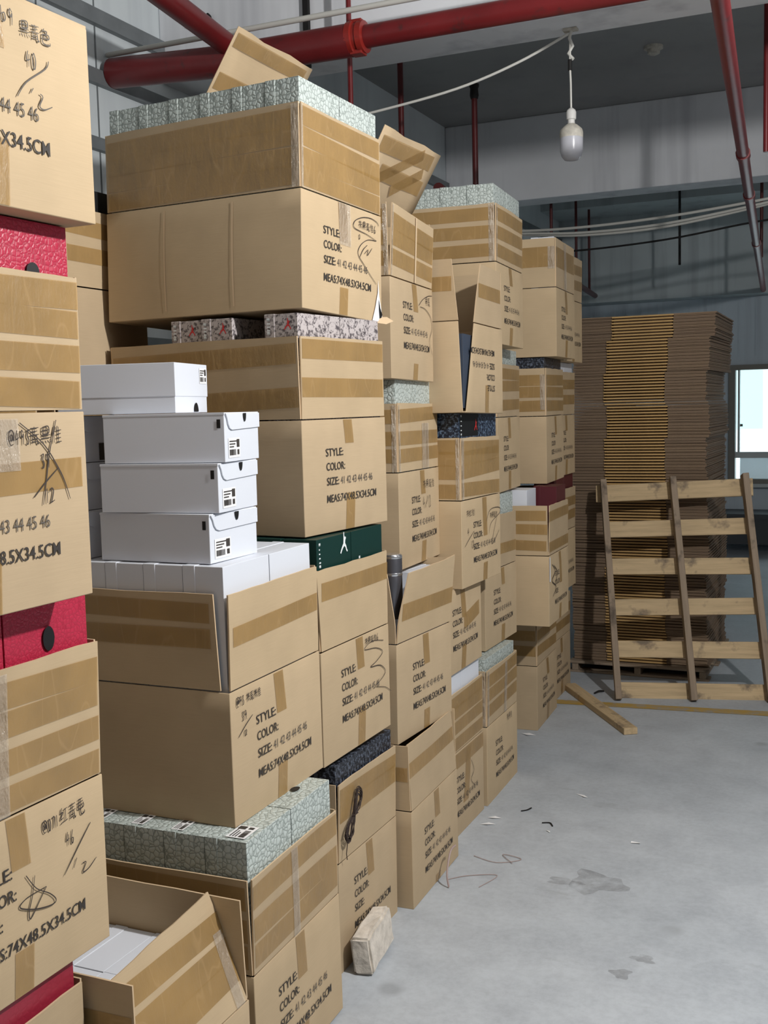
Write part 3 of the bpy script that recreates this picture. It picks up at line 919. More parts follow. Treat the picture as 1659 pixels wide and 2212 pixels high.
# printed marks: ticks of lettering along the edge and a white leaping figure
t, w, h = f_[(0, 0)]['dims']
def ticks(parent, O, U, Vv, N_, n=6, mat='white_mark', L_=0.09):
    parts = []
    rnd = random.Random(n)
    for k in range(n):
        v = 0.012 + k * L_ / n
        parts.append(rect(0, 0.006 + 0.006 * rnd.random(), v, v + 0.004))
        if k in (0, n - 1): parts.append(rect(0.0, 0.010, v, v + 0.008))
    return plane_part('lettering', parts, mat, parent, O, U, Vv, N_, 0.0015)
ticks(f_[(0, 0)], (t, 0.014, h - 0.098), (0, 1, 0), (0, 0, 1), (1, 0, 0), 6, 'white_mark', 0.078)
FIG = ([(0.030, 0.100), (0.036, 0.100), (0.036, 0.088), (0.041, 0.080), (0.045, 0.084), (0.050, 0.078), (0.044, 0.070), (0.042, 0.060), (0.050, 0.050), (0.056, 0.036), (0.062, 0.030), (0.056, 0.026), (0.050, 0.032), (0.044, 0.044), (0.036, 0.050), (0.026, 0.044), (0.016, 0.034), (0.008, 0.024), (0.002, 0.028), (0.010, 0.040), (0.020, 0.052), (0.028, 0.060), (0.030, 0.074)], )
def logo(parent, O, U, Vv, N_, s, mat):
    import mathutils
    pts = [(a * s, b3 * s) for a, b3 in FIG[0]]
    tri = mathutils.geometry.tessellate_polygon([[Vector((a, b3, 0)) for a, b3 in pts]])
    return plane_part('figure_emblem', [(pts, [tuple(q) for q in tri])], mat, parent, O, U, Vv, N_, 0.0016)
logo(f_[(0, 0)], (t, 0.150, h - 0.082), (0, 1, 0), (0, 0, 1), (1, 0, 0), 0.85, 'white_mark')
plane_part('lettering', [rect(0, 0.010, 0, 0.008)], 'white_mark', f_[(0, 1)], (t, 0.05, h - 0.092), (0, 1, 0), (0, 0, 1), (1, 0, 0))
c3_ = C('C3', 'clean carton with brown tape bands under the huge topmost carton', -1.545, 2.880, 1.349, -6.3, 0.004, lean=(0.3, 0.3, 1, 1))
c3_.bands([0.062, 0.172], panels=('text_flap',), h=0.058, slope=0.0); c3_.bands([0.03, 0.165], panels=('side_flap',), h=0.06, slope=-0.02); c3_.seam(0.075, 0.115, u=0.25); c3_.print()
f_ = fill('C3', 'grey_camo', 2.021 - c3_.z - c3_.top - 0.012, 'grey speckled shoebox', 'the clean taped carton', [(0, 0), (0, 1), (2, 0), (3, 0)])
for (i, j), q in f_.items():
    t, w, h = q['dims']
    if j == 0:
        ticks(q, (0.010, 0, h - 0.072), (1, 0, 0), (0, 0, 1), (0, -1, 0), 5, 'white_mark', 0.05)
        logo(q, (t - 0.048, 0, h - 0.060), (1, 0, 0), (0, 0, 1), (0, -1, 0), 0.45, 'red_mark')
c4_ = C('C4', 'huge topmost carton, scribble by its print and torn lower corner', -1.544, 2.903, 2.022, -4.4, -0.034, lean=(0, 0, 1, 1))
c4_.bands([0.004, 0.065, 0.125, 0.182], h=0.056); c4_.corner(0, 0.238, 0.012, 0.03); c4_.seam(0.12, 0.085, u=0.235); c4_.print()
c4_.strip('text', 0.21, 0.28, 0.215, 0.343, mat='clear_tape', off=0.0028, name='clear_tape')
c4_.strip('side', 0.24, 0.246, 0.02, 0.33, mat='card_edge', off=0.0016, name='crease_line'); c4_.strip('side', 0.50, 0.505, 0.02, 0.33, mat='card_edge', off=0.0016, name='crease_line')
c4_.hand([[(0.465, 0.3109), (0.4528, 0.3209), (0.4113, 0.3268), (0.3579, 0.3206), (0.3133, 0.3052), (0.2967, 0.2889), (0.304, 0.2786), (0.3394, 0.2746), (0.3878, 0.2706), (0.4476, 0.26)],
          [(0.4476, 0.26), (0.3911, 0.2553), (0.3495, 0.2371), (0.3263, 0.2141), (0.3293, 0.195), (0.3623, 0.1721), (0.402, 0.1456), (0.4447, 0.1208)],
          [(0.384, 0.2374), (0.3566, 0.2186), (0.3351, 0.1919)], [(0.3662, 0.2081), (0.3895, 0.2234), (0.3844, 0.2048), (0.4168, 0.2324)]] + write_hand('FKML6', 0.33, 0.284, 0.024, 0.8) + write_hand('0', 0.33, 0.250, 0.014))
# torn corner showing the pale liner of the shoebox inside
V = [c4_.surf('text', u, v, 0.004) for u, v in ((0.455, 0.135), (0.462, 0.085), (0.482, 0.02), (0.478, 0.002), (0.415, 0.002), (0.435, 0.045), (0.452, 0.095))]
mk('torn_corner', V, [tuple(range(7))], 'label_paper', c4_.root)
V = [c4_.surf('text', u, v, 0.0055) for u, v in ((0.456, 0.075), (0.466, 0.045), (0.480, 0.026), (0.474, 0.014), (0.462, 0.012), (0.458, 0.04))]
mk('torn_hole', V, [tuple(range(6))], 'black_card', c4_.root)
V = [(0.0, 0.46, 0.016), (0.012, 0.50, 0.020), (0.03, 0.512, 0.006), (0.02, 0.48, -0.006), (0.0, 0.44, -0.003), (-0.01, 0.47, 0.002)]
mk('torn_shred', V, [(0, 4, 3), (0, 3, 2), (0, 2, 1), (3, 4, 5), (2, 3, 5), (1, 2, 5)], 'card_edge', c4_.root)
fill('C4', 'scale_skin', 0.082, 'grey scale-patterned shoebox', 'the huge topmost carton', NEARROW)

# column D: four cartons
d1_ = C('D1', 'floor carton with a dark slit at its near corner', -1.442, 3.395, 0, 1.6, 0.006, F=0.2275, lean=(-4.5, 1, 1, 1), tcut=(0.006, 0.480, 0.018, 0.478))
d1_.bands([0.115], panels=('text_flap',), h=0.052, slope=0.006); d1_.bands([0.1], panels=('side_flap',)); d1_.seam(0.10, 0.03, u=0.25); d1_.print(shift=(0.0, -0.01))
d2_ = C('D2', 'carton with a steel flask poking out of its open corner', -1.486, 3.394, 0.577, -1.7, -0.015, F=0.240, lean=(5, 1, 1, 1), cutfrom=0.3, tcut=(0.006, 0.480, 0.062, 0.482), ttop=(-0.004, 0.012), scut=(0.004, 0.735, 0.03, 0.735))
d2_.bands([0.075], panels=('text_flap',), h=0.06, slope=0.004, u0=0.03); d2_.seam(0.11, 0.07, u=0.245); d2_.print(shift=(0.01, 0.0))
fill('D2', 'white_card', -0.022, 'white shoebox', 'the steel flask carton', [(1, 0), (0, 1), (1, 1)])
d3_ = C('D3', 'carton with shiny tape down its corner above the steel flask', -1.544, 3.582, 1.150, 3.6, -0.006, Wd=0.465, lean=(0, 0, 1, 1))
d3_.bands([0.03, 0.095, 0.165], h=0.05); d3_.corner(0, 0.236); d3_.seam(0.09, 0.08, u=0.26); d3_.print(shift=(0.01, -0.005))
d3_.strip('text_flap', 0.26, 0.34, 0.0, 0.17, mat='clear_tape', off=0.003, name='clear_tape')
d3_.hand(write_hand('FKML', 0.26, 0.275, 0.03, 0.9) + write_hand('4!12', 0.25, 0.20, 0.045, 0.6))
fill('D3', 'scale_skin', 1.826 - d3_.z - d3_.top, 'grey scale-patterned shoebox', 'the shiny-cornered carton', [(0, 0), (0, 1), (1, 0), (2, 0)])
d4_ = C('D4', 'topmost carton with diagonal tape and a raised flap behind it', -1.524, 3.498, 1.826, 3.6, -0.013, Wd=0.465, lean=(3, 2, 1, 1), ttop=(0.0, -0.02))
d4_.bands([0.035, 0.10, 0.17], panels=('text_flap',), h=0.055, slope=-0.02); d4_.bands([0.03, 0.1, 0.17], panels=('side_flap',)); d4_.corner(0, 0.236, 0.016, 0.02); d4_.seam(0.10, 0.06, u=0.25); d4_.print(shift=(0.0, 0.015))
d4_.strip('text_flap', 0.25, 0.265, 0.0, 0.23, mat='card_edge', off=0.003, name='crease_line')
d4_.hand([[(0.286, 0.272), (0.336, 0.2969), (0.4036, 0.3162), (0.455, 0.322)], [(0.3018, 0.2684), (0.3668, 0.264), (0.4325, 0.2385), (0.4471, 0.1978), (0.41, 0.15), (0.45, 0.10)]] + write_hand('KM', 0.37, 0.28, 0.03))
# two loose pieces of carton board poking up behind the top cartons
def board(label, prof, y0, y1, y1s, tapes):
    """bent sheet: prof = [(x, z)...] from its foot up, spanning y0..y1 along the aisle"""
    r = empty('cardboard_piece', (prof[0][0], y0, prof[0][1])); tag(r, label, 'cardboard')
    P = [(x - prof[0][0], z - prof[0][1]) for x, z in prof]
    V, F = [], []
    for i, (x, z) in enumerate(P):
        for k in range(7):
            V.append((x + 0.004 * sin(k * 1.3 + i), (y1 + (y1s - y1) * i / (len(P) - 1) - y0) * k / 6, z + (0.003 * sin(k * 2.1) if i == len(P) - 1 else 0)))
    for i in range(len(P) - 1):
        for k in range(6):
            a = i * 7 + k
            F.append((a, a + 1, a + 8, a + 7))
    o = mk('sheet', V, F, ['card', 'card_edge'], r, smooth=True)
    md = o.modifiers.new('thickness', 'SOLIDIFY'); md.thickness = 0.005; md.offset = 0; md.material_offset_rim = 1
    n = Vector((P[-1][1] - P[-2][1], 0, -(P[-1][0] - P[-2][0]))).normalized()
    a, b3 = Vector((P[-2][0], 0, P[-2][1])), Vector((P[-1][0], 0, P[-1][1]))
    for (u0, v0, u1, v1, w) in tapes:
        # tape from (u0,v0) to (u1,v1) on the upper half, u along the aisle, v up the sheet
        p0 = a.lerp(b3, v0) + Vector((0, u0, 0)); p1 = a.lerp(b3, v1) + Vector((0, u1, 0))
        s_ = (p1 - p0).normalized().cross(n) * w / 2
        mk('tape', [p + n * 0.0075 for p in (p0 - s_, p0 + s_, p1 + s_, p1 - s_)], [(0, 1, 2, 3)], 'tape', r)
board('bent loose cardboard piece sticking up behind the topmost carton', [(-2.27, 2.425), (-2.15, 2.80), (-2.0, 3.02)], 3.36, 3.90, 3.90, [(0.01, 0.30, 0.50, 0.30, 0.06), (0.01, 0.85, 0.5, 0.85, 0.05)])
board('taped loose cardboard piece leaning between two topmost cartons', [(-1.90, 2.29), (-1.75, 2.53), (-1.635, 2.735)], 3.74, 4.26, 4.30, [(0.02, 0.75, 0.50, 0.80, 0.06), (0.1, 0.35, 0.50, 0.35, 0.06), (0.05, 0.10, 0.40, 0.88, 0.045), (0.25, 0.12, 0.46, 0.6, 0.045)])

# column E
e1_ = C('E1', 'floor carton wrapped in crumpled tape, two white shoebox ends above it', -1.524, 3.925, 0, 0.5, Wd=0.472, lean=(0.5, 0, 1, 1))
e1_.bands([0.01, 0.07, 0.13, 0.185], panels=('text_flap',), h=0.052, slope=0.008); e1_.strip('text', 0.02, 0.47, 0.28, 0.34); e1_.print(shift=(0.0, -0.01))
e1_.strip('text', 0.2, 0.26, 0.12, 0.33, du=0.05)
e1_.hand([[(0.30, 0.27), (0.33, 0.22), (0.29, 0.19), (0.34, 0.15)]] )
fill('E1', 'white_card', 0.674 - e1_.top, 'white shoebox', 'the crumpled tape carton', FRONT)
e2_ = C('E2', 'closed carton lying in the shade under the overhanging taped carton', -1.515, 3.895, 0.675, 0.2, B=0.331, Wd=0.470, flaps='closed')
e2_.seam(0.12, 0.10, u=0.24); e2_.print(); e2_.strip('text', 0.24, 0.44, 0.16, 0.22, dv=0.03)
e3_ = C('E3', 'carton wrapped in golden tape under the dark blue speckled shoeboxes', -1.481, 4.045, 1.012, -0.3, -0.008, Wd=0.475, lean=(0, 0, 1, 1))
e3_.bands([0.005, 0.085, 0.135, 0.185], h=0.056); e3_.corner(0, 0.24, 0.03, 0.02); e3_.seam(0.16, 0.075, u=0.27); e3_.print(shift=(0.012, -0.004))
e3_.hand([[(0.1327, 0.2177), (0.0729, 0.1889), (0.0287, 0.1641)], [(0.2862, 0.2436), (0.3357, 0.2861), (0.4502, 0.2871), (0.4659, 0.2643), (0.3492, 0.2324), (0.3152, 0.1886)], [(0.42, 0.25), (0.35, 0.14), (0.45, 0.19)]]
         + write_hand('FHL1', 0.05, 0.28, 0.026, 0.9) + write_hand('FKML', 0.33, 0.25, 0.024, 0.8) + write_hand('4', 0.06, 0.205, 0.03) + write_hand('12', 0.10, 0.150, 0.03))
f_ = fill('E3', 'blue_camo', 1.700 - e3_.z - e3_.top, 'dark blue speckled shoebox', 'the golden tape carton', [(0, 0), (0, 1), (1, 0), (2, 0)], lid=False)
t, w, h = f_[(0, 0)]['dims']
plane_part('plain_panel', [rect(0.012, w - 0.004, 0.012, 0.100)], 'black_card', f_[(0, 0)], (t, 0, h - 0.103), (0, 1, 0), (0, 0, 1), (1, 0, 0), 0.001)
ticks(f_[(0, 0)], (t, 0.022, h - 0.100), (0, 1, 0), (0, 0, 1), (1, 0, 0), 5, 'white_mark', 0.09)
logo(f_[(0, 0)], (t, w - 0.05, h - 0.085), (0, 1, 0), (0, 0, 1), (1, 0, 0), 0.6, 'red_mark')
# E4 stands upside down with its near corner burst open
e4_ = C('E4', 'upside-down carton with its near corner burst open showing dark shoeboxes', -1.435, 3.985, 1.702, 0.6, -0.020, Wd=0.475, F=0.230, lean=(0, 0, 1, 0), bodycut={'text': (0.012, 0.115), 'side': (0.010, 0.026)}, tcut=(0.115, 0.470, 0.190, 0.445), scut=(0.026, 0.735, 0.050, 0.735), bulge=0.001)
e4_.strip('text_flap', 0.165, 0.445, 0.10, 0.155); e4_.strip('side_flap', 0.05, 0.5, 0.11, 0.165); e4_.seam(0, 0.11, u=0.26, w=0.045)
e4_.print(flip=True)
fill('E4', 'navy_card', 0.30 - e4_.top, 'dark navy shoebox', 'the burst carton', [(0, 0), (0, 1), (1, 0)], h=0.285, lid=False)

# column F
f1_ = C('F1', 'far floor carton with a clear-taped corner under grey shoeboxes', -1.523, 4.430, 0, 1.9, -0.015, lean=(0.5, 0, 1, 1))
f1_.bands([0.03, 0.10, 0.17], h=0.055, slope=0.01); f1_.corner(0, 0.238, 0.03, 0.03); f1_.print(); f1_.strip('text_flap', 0.26, 0.30, 0, 0.23, mat='clear_tape', off=0.003, name='clear_tape')
f1_.hand(write_hand('FKL', 0.30, 0.30, 0.03))
fill('F1', 'scale_skin', 0.640 - f1_.top, 'pale grey scaly shoebox', 'the clear-taped floor carton', FRONT)
f2_ = C('F2', 'carton half hidden behind the golden taped one, second level', -1.580, 4.600, 0.641, 0.8, -0.012, lean=(0.5, 0, 1, 1))
f2_.bands([0.06], panels=('text_flap',)); f2_.seam(0.08, 0.08, u=0.26); f2_.print()
fill('F2', 'scale_skin', 1.324 - f2_.z - f2_.top, 'blue-grey shoebox', 'the half-hidden carton', FRONT)
f3_ = C('F3', 'narrow-looking carton squeezed beside the golden taped one, third level', -1.590, 4.840, 1.325, 5.0, lean=(0.5, 0, 1, 1))
f3_.bands([0.03, 0.11, 0.18]); f3_.corner(0, 0.236); f3_.print(); f3_.seam(0.1, 0.09)
fill('F3', 'scale_skin', 1.991 - f3_.z - f3_.top, 'pale grey scaly shoebox', 'the squeezed carton', FRONT)
f4_ = C('F4', 'topmost carton with three tape bands behind the burst carton', -1.505, 4.593, 1.992, 3.5, -0.006, lean=(0.5, 0, 1, 1))
f4_.bands([0.02, 0.095, 0.172], h=0.055, jit=0.004); f4_.corner(-0.0, 0.24, 0.02, 0.03); f4_.seam(0.08, 0.08); f4_.print()
fill('F4', 'scale_skin', 0.090, 'grey scale-patterned shoebox', 'the three-band carton', NEARROW)

# column G
g1_ = C('G1', 'far floor carton half in shadow under an overhanging carton', -1.635, 5.590, 0, 3.2, 0.0, lean=(0.5, 0, 1, 1))
g1_.bands([0.05, 0.13], h=0.055); g1_.seam(0.09, 0.09); g1_.print()
fill('G1', 'black_card', 0.645 - g1_.top, 'black shoebox', 'the shadowed floor carton', FRONT)
g2_ = C('G2', 'carton jutting out over the aisle in the farthest stack', -1.455, 5.195, 0.646, 3.4, -0.011, Wd=0.475, lean=(0.5, 1, 1, 1), tcut=(0.01, 0.47, 0.02, 0.465))
g2_.bands([0.02, 0.10, 0.17], panels=('side_flap',)); g2_.bands([0.02, 0.17], panels=('text_flap',)); g2_.strip('side_flap', 0.28, 0.33, 0.0, 0.235); g2_.seam(0.16, 0.08, u=0.25); g2_.print(sizes=False)
g2_.strip('text', 0.0, 0.02, 0.22, 0.34, mat='label_paper', off=0.003, name='torn_edge')
g2_.hand([[(0.06, 0.30), (0.12, 0.26), (0.05, 0.22), (0.13, 0.18), (0.07, 0.14)], [(0.10, 0.29), (0.16, 0.25), (0.12, 0.20)]], w=0.006)
fill('G2', 'maroon_card', 1.318 - g2_.z - g2_.top, 'dark maroon shoebox', 'the jutting carton', [(0, 1)])
M_ = g2_.M @ Matrix.Translation((-0.225, 0.012, g2_.top - 0.245)) 
shoebox('white_card', M_, 'white shoebox standing askew on the jutting far carton', 'white shoebox on the jutting carton', (0.115, 0.20, 1.316 - g2_.z - g2_.top + 0.243), lid=False)
g3_ = C('G3', 'farthest stack carton with clear tape down its corner, black speckled boxes above', -1.558, 5.543, 1.320, 4.5, 0.005, lean=(0, 0, 1, 1))
g3_.bands([0.02, 0.09, 0.15], h=0.056, jit=0.003); g3_.corner(0.03, 0.21, 0.012, 0.03); g3_.print(); g3_.seam(0.1, 0.08)
f_ = fill('G3', 'black_camo', 1.967 - g3_.z - g3_.top, 'black speckled shoebox', 'the clear-taped far carton', [(0, 0), (1, 0), (2, 0), (0, 1)])
g4_ = C('G4', 'topmost carton of the farthest stack with one glossy tape band', -1.499, 5.537, 1.968, 3.4, 0.003, lean=(0, 0, 1, 1))
g4_.strip('side_flap', 0.006, 0.73, 0.10, 0.20); g4_.strip('text_flap', 0.006, 0.47, 0.10, 0.20); g4_.strip('text_flap', 0.20, 0.26, 0.0, 0.235, mat='clear_tape', off=0.003, name='clear_tape'); g4_.corner(0.09, 0.2, 0.012, 0.04); g4_.seam(0.12, 0.09); g4_.print()
g4_.strip('side', 0.36, 0.365, 0.01, 0.33, mat='card_edge', off=0.0016, name='crease_line')
q = fill('G4', 'white_card', 0.012, 'white shoebox', 'the topmost far carton', [(0, 0), (0, 1)])
plane_part('red_print', [rect(0.10, 0.16, 0, 0.06)], 'red_mark', q[(0, 1)], (0.115, 0, SH - 0.07), (0, 1, 0), (0, 0, 1), (1, 0, 0))

# column H, last before the flattened cartons
HL = ['farthest floor carton beside the flattened carton pile', 'second-level carton wedged against the flattened carton pile', 'third-level carton touching the flattened carton pile', 'topmost carton just left of the flattened carton pile']
for k, (x, y, z, yaw) in enumerate(((-1.705, 6.13, 0, 1.5), (-1.66, 6.085, 0.645, 1), (-1.650, 6.08, 1.318, 2), (-1.600, 6.06, 1.966, 1.5))):
    q = C('H%d' % (k + 1), HL[k], x, y, z, yaw, Wd=0.465, F=0.2425)
    q.bands([0.05, 0.14], h=0.055); q.seam(); q.print()
fill('H1', 'green_card', 0.644 - 0.5875, 'dark green shoebox', 'the farthest floor carton', [(0, 0), (0, 1)])
fill('H2', 'maroon_card', 1.317 - 0.645 - 0.5875, 'dark maroon shoebox', 'the wedged carton', [(0, 0), (0, 1)])
fill('H3', 'white_card', 1.965 - 1.318 - 0.5875, 'white shoebox', 'the carton touching the pile', [(0, 0), (0, 1)])

# second row, glimpsed through the gap behind the near stack
RL = ['back-row carton at floor level in the dark gap', 'back-row carton second from the floor in the gap', 'ochre-edged back-row carton low in the dark gap', 'back-row carton with its edge catching light in the gap']
z0 = 0
for k, (x, y, fl2, hh) in enumerate(((-2.33, 2.16, 'up', .5875), (-2.33, 2.16, 'up', .5875), (-2.31, 2.15, 'up', .5875), (-2.165, 2.145, 'closed', .35))):
    q = Carton('R%d' % k, RL[k], x, y, z0, 0, flaps=fl2, group='cartons in the back row')
    q.bands([0.08, 0.15]) if fl2 == 'up' else None
    z0 += hh + (0.055 if k < 2 else 0.02)
    if k < 2:
        fill('R%d' % k, 'black_card', 0.053, 'black shoebox', 'the back-row carton ' + ('at the floor' if k == 0 else 'above it'), [(0, 0)])
SL = ['dark back-row carton farther in at floor level', 'dark back-row carton farther in, second level', 'dark back-row carton farther in, third level', 'dark back-row carton under a black shoebox']
for k in range(4):
    q = Carton('S%d' % k, SL[k], -2.31, 2.72, k * 0.594, 0, group='cartons in the back row')
    q.bands([0.08, 0.16])
q = fill('S3', 'black_card', 0.075, 'black shoebox', 'the dark back-row carton', [(0, 0), (0, 1), (1, 0)])

# ------------------------------------------------------------------ flattened cartons on a pallet
PX0, PX1, PY0, PDEP = -1.795, -0.955, 6.965, 0.93
def sheet_mesh(name, seedling):
    """one flattened carton: folded double board, the cut centre section showing its pale edge"""
    rnd = random.Random(seedling)
    w = PX1 - PX0
    a, b3 = 0.215, 0.590
    th = 0.0186
    parts, mi = [], []
    def add(vf, idx):
        parts.append(vf); mi.extend([idx] * len(vf[1]))
    droop = rnd.uniform(0, 0.004)
    add(box_vf(0, a, 0.006 + rnd.uniform(0, 0.01), PDEP, 0.0015, 0.0078), 0)
    add(box_vf(0, a, 0.004 + rnd.uniform(0, 0.01), PDEP, 0.0088, th - 0.0012), 0)
    add(box_vf(a, b3, 0.0, PDEP, 0.006, th - 0.003), 1)
    add(box_vf(b3, w + rnd.uniform(-0.006, 0.006), 0.006 + rnd.uniform(0, 0.01), PDEP, 0.0015 - droop * 0, 0.0078), 0)
    add(box_vf(b3, w + rnd.uniform(-0.006, 0.006), 0.004 + rnd.uniform(0, 0.01), PDEP, 0.0088, th - 0.0012), 0)
    add(box_vf(a + 0.01, b3 - 0.01, 0.02, PDEP, 0.001, 0.006), 0)
    V, F = join(parts)
    me = bpy.data.meshes.new(name)
    me.from_pydata(V, [], F)
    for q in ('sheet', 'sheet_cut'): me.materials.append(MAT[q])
    # only the front edge of the centre section is the pale cut
    me.polygons.foreach_set('material_index', mi)
    me.update()
    return me
SHEETS = [sheet_mesh('flattened_carton', k) for k in range(6)]
zz = 0.0775
rnd = random.Random(5)
PILE = []
count = 0
bun = 0
while zz < 2.262:
    nb = 11 if zz < 1.95 else 9
    dx = rnd.uniform(-0.012, 0.012); dy = rnd.uniform(-0.006, 0.012); ya = rnd.uniform(-0.6, 0.6)
    if zz > 1.86: dx += 0.0
    if bun == 9: dx, ya = 0.012, -1.0
    if bun == 10: dx, ya = 0.045, 0.4
    if bun >= 11: dx, ya = 0.010, -1.6
    for k in range(nb):
        if zz > 2.262: break
        o = bpy.data.objects.new('flattened_carton', rnd.choice(SHEETS))
        COL.objects.link(o)
        o.location = (PX0 + dx + rnd.uniform(-0.004, 0.004), PY0 + dy + rnd.uniform(-0.004, 0.004), zz)
        o.rotation_euler = (0, 0, radians(ya + rnd.uniform(-0.15, 0.15)))
        PILE.append(o)
        zz += 0.0185
        count += 1
    bun += 1
    zz += 0.0002

def nth(n):
    return str(n) + ('th' if 10 <= n % 100 <= 20 else {1: 'st', 2: 'nd', 3: 'rd'}.get(n % 10, 'th'))
for k, o in enumerate(reversed(PILE)):
    where = 'topmost sheet' if k == 0 else 'lowest sheet' if k == len(PILE) - 1 else nth(k + 1) + ' sheet from the top'
    tag(o, f'flattened brown carton, {where} of the tall pile behind the upright pallet', 'flattened carton', 'flattened cartons in the tall pile')
def plank(name, L_, w, t, mat, parent=None):
    V, F = box_vf(-L_ / 2, L_ / 2, -w / 2, w / 2, -t / 2, t / 2)
    o = mk(name, V, F, mat, parent)
    bevel(o, 0.002, 1)
    return o
# pallet under the pile
pb = empty('pallet', (PX0 + 0.42, PY0 + 0.46, 0)); tag(pb, 'dark low wooden pallet carrying the pile of flattened cartons', 'pallet')
for yy in (-0.44, -0.22, 0, 0.22, 0.44):
    q = plank('deck_board', 0.88, 0.11, 0.016, 'old_wood', pb); q.location = (0, yy, 0.067)
for xx in (-0.40, 0, 0.40):
    q = plank('stringer', 0.98, 0.04, 0.0435, 'old_wood', pb); q.rotation_euler = (0, 0, pi / 2); q.location = (xx, 0, 0.037)
for yy in (-0.44, 0, 0.44):
    q = plank('bottom_board', 0.88, 0.10, 0.0145, 'old_wood', pb); q.location = (0, yy, 0.0078)

# pallet standing upright, leaning against the pile
def seg_plank(name, a, b3, w, t, mat, parent, side):
    """plank from a to b3; side = direction of its width"""
    a, b3 = Vector(a), Vector(b3)
    X = (b3 - a).normalized()
    Y = (Vector(side) - X * Vector(side).dot(X)).normalized()
    Z = X.cross(Y)
    o = plank(name, (b3 - a).length, w, t, mat, parent)
    R = Matrix((X, Y, Z)).transposed().to_4x4()
    o.matrix_local = Matrix.Translation((a + b3) / 2) @ R
    return o
up = empty('pallet', (-0.96, 6.45, 0)); tag(up, 'upright pale pine pallet leaning against the flattened carton pile', 'pallet')
BL, BR = Vector((-0.405, -0.115, 0.0)), Vector((0.415, 0.118, 0.0))   # feet of the outer stringers, relative
TL, TR = Vector((-0.590, 0.33, 1.250)), Vector((0.235, 0.40, 1.290))
UPV = ((TL - BL) + (TR - BR)).normalized()
ACR = (BR - BL).normalized()
NRM = ACR.cross(UPV).normalized()          # points towards the camera side or away
if NRM.y > 0: NRM = -NRM
def on(u, v, off=0.0):
    return BL.lerp(BR, u).lerp(TL.lerp(TR, u), v) + NRM * off
for u in (0.0, 0.5, 1.0):
    seg_plank('stringer', on(u, 0.0, 0.0) + Vector((0, 0, 0.004)), on(u, 1.0, 0.0), 0.036, 0.085, 'old_wood', up, ACR)
for k, v in enumerate((0.045, 0.225, 0.415, 0.600, 0.775, 0.945)):
    e0, e1 = (-0.055, 1.06) if k == 5 else (0.0, 1.0)
    seg_plank('deck_board', on(e0, v + 0.003 * (k % 2), -0.054), on(e1, v + 0.004 * (k % 3) - 0.004, -0.054), 0.098 if k < 5 else 0.105, 0.019, 'pine', up, UPV)

# loose plank on the floor by the last stack
pl = plank('loose_plank', 0.98, 0.075, 0.035, 'pine'); tag(pl, 'loose pine plank lying on the floor beside the farthest carton', 'plank')
pl.location = (-1.43, 6.09, 0.0185); pl.rotation_euler = (0, 0, math.atan2(5.70 - 6.52, -1.195 + 1.734))

# ------------------------------------------------------------------ small things by the stacks
# pale brick standing on edge against carton C1
def brick():
    bm = bmesh.new()
    bmesh.ops.create_cube(bm, size=1)
    bmesh.ops.scale(bm, vec=(0.062, 0.235, 0.115), verts=bm.verts)
    bmesh.ops.bevel(bm, geom=[e for e in bm.edges], offset=0.007, segments=2, affect='EDGES')
    bmesh.ops.triangulate(bm, faces=bm.faces)
    bmesh.ops.subdivide_edges(bm, edges=[e for e in bm.edges if e.calc_length() > 0.03], cuts=3)
    bmesh.ops.triangulate(bm, faces=bm.faces)
    for v in bm.verts:
        v.co += Vector((noise.noise(v.co * 30), noise.noise(v.co * 30 + Vector((5, 0, 0))), noise.noise(v.co * 30 + Vector((0, 7, 0))))) * 0.004
    me = bpy.data.meshes.new('brick'); bm.to_mesh(me); bm.free()
    me.materials.append(MAT['brick'])
    o = bpy.data.objects.new('brick', me); COL.objects.link(o)
    return tag(o, 'rough pale brick on edge against the foot of a carton', 'brick')
br = brick(); br.location = (-1.432, 3.035, 0.062); br.rotation_euler = (0, radians(-7), radians(8))

# hank of black wire hanging on carton C1
def hank():
    root = empty('wire_hank', tuple(c1_.M @ c1_.surf('text_flap', 0.08, 0.16, 0.012)), (0, 0, radians(2))); tag(root, 'hank of thin black wire hanging on a carton flap', 'wire')
    rnd = random.Random(3)
    parts = []
    for k in range(8):
        pts = []
        a0 = rnd.uniform(-0.012, 0.012)
        for i in range(28):
            q = 2 * pi * i / 28
            r = 0.045 + rnd.uniform(-0.002, 0.002) + a0 * 0.5
            # figure-eight loop, long axis slanting up to the right
            sx = sin(q) * (0.068 + a0); sy = sin(2 * q) * (0.018 + 0.006 * rnd.random()) + a0 * 0.3
            pts.append((0.004 * sin(3 * q + k) + 0.004, sx * 0.75 - sy * 0.7, sx * 0.85 + sy * 0.7 - 0.03))
        parts.append(tube_vf(pts, 0.0016, 5, closed=True))
    mk('wire_coil', *join(parts), 'rope', root, smooth=True)
    tie = [(0.006 + 0.01 * cos(2 * pi * i / 16), 0.012 * sin(2 * pi * i / 16), -0.03 + 0.008 * cos(2 * pi * i / 16)) for i in range(16)]
    mk('tie', *tube_vf(tie, 0.0022, 5, closed=True), 'rope', root, smooth=True)
    mk('wire_end', *tube_vf([(0.004, -0.055, -0.10), (0.003, -0.062, -0.13), (0.004, -0.060, -0.15)], 0.0014, 5), 'rope', root, smooth=True)
hank()

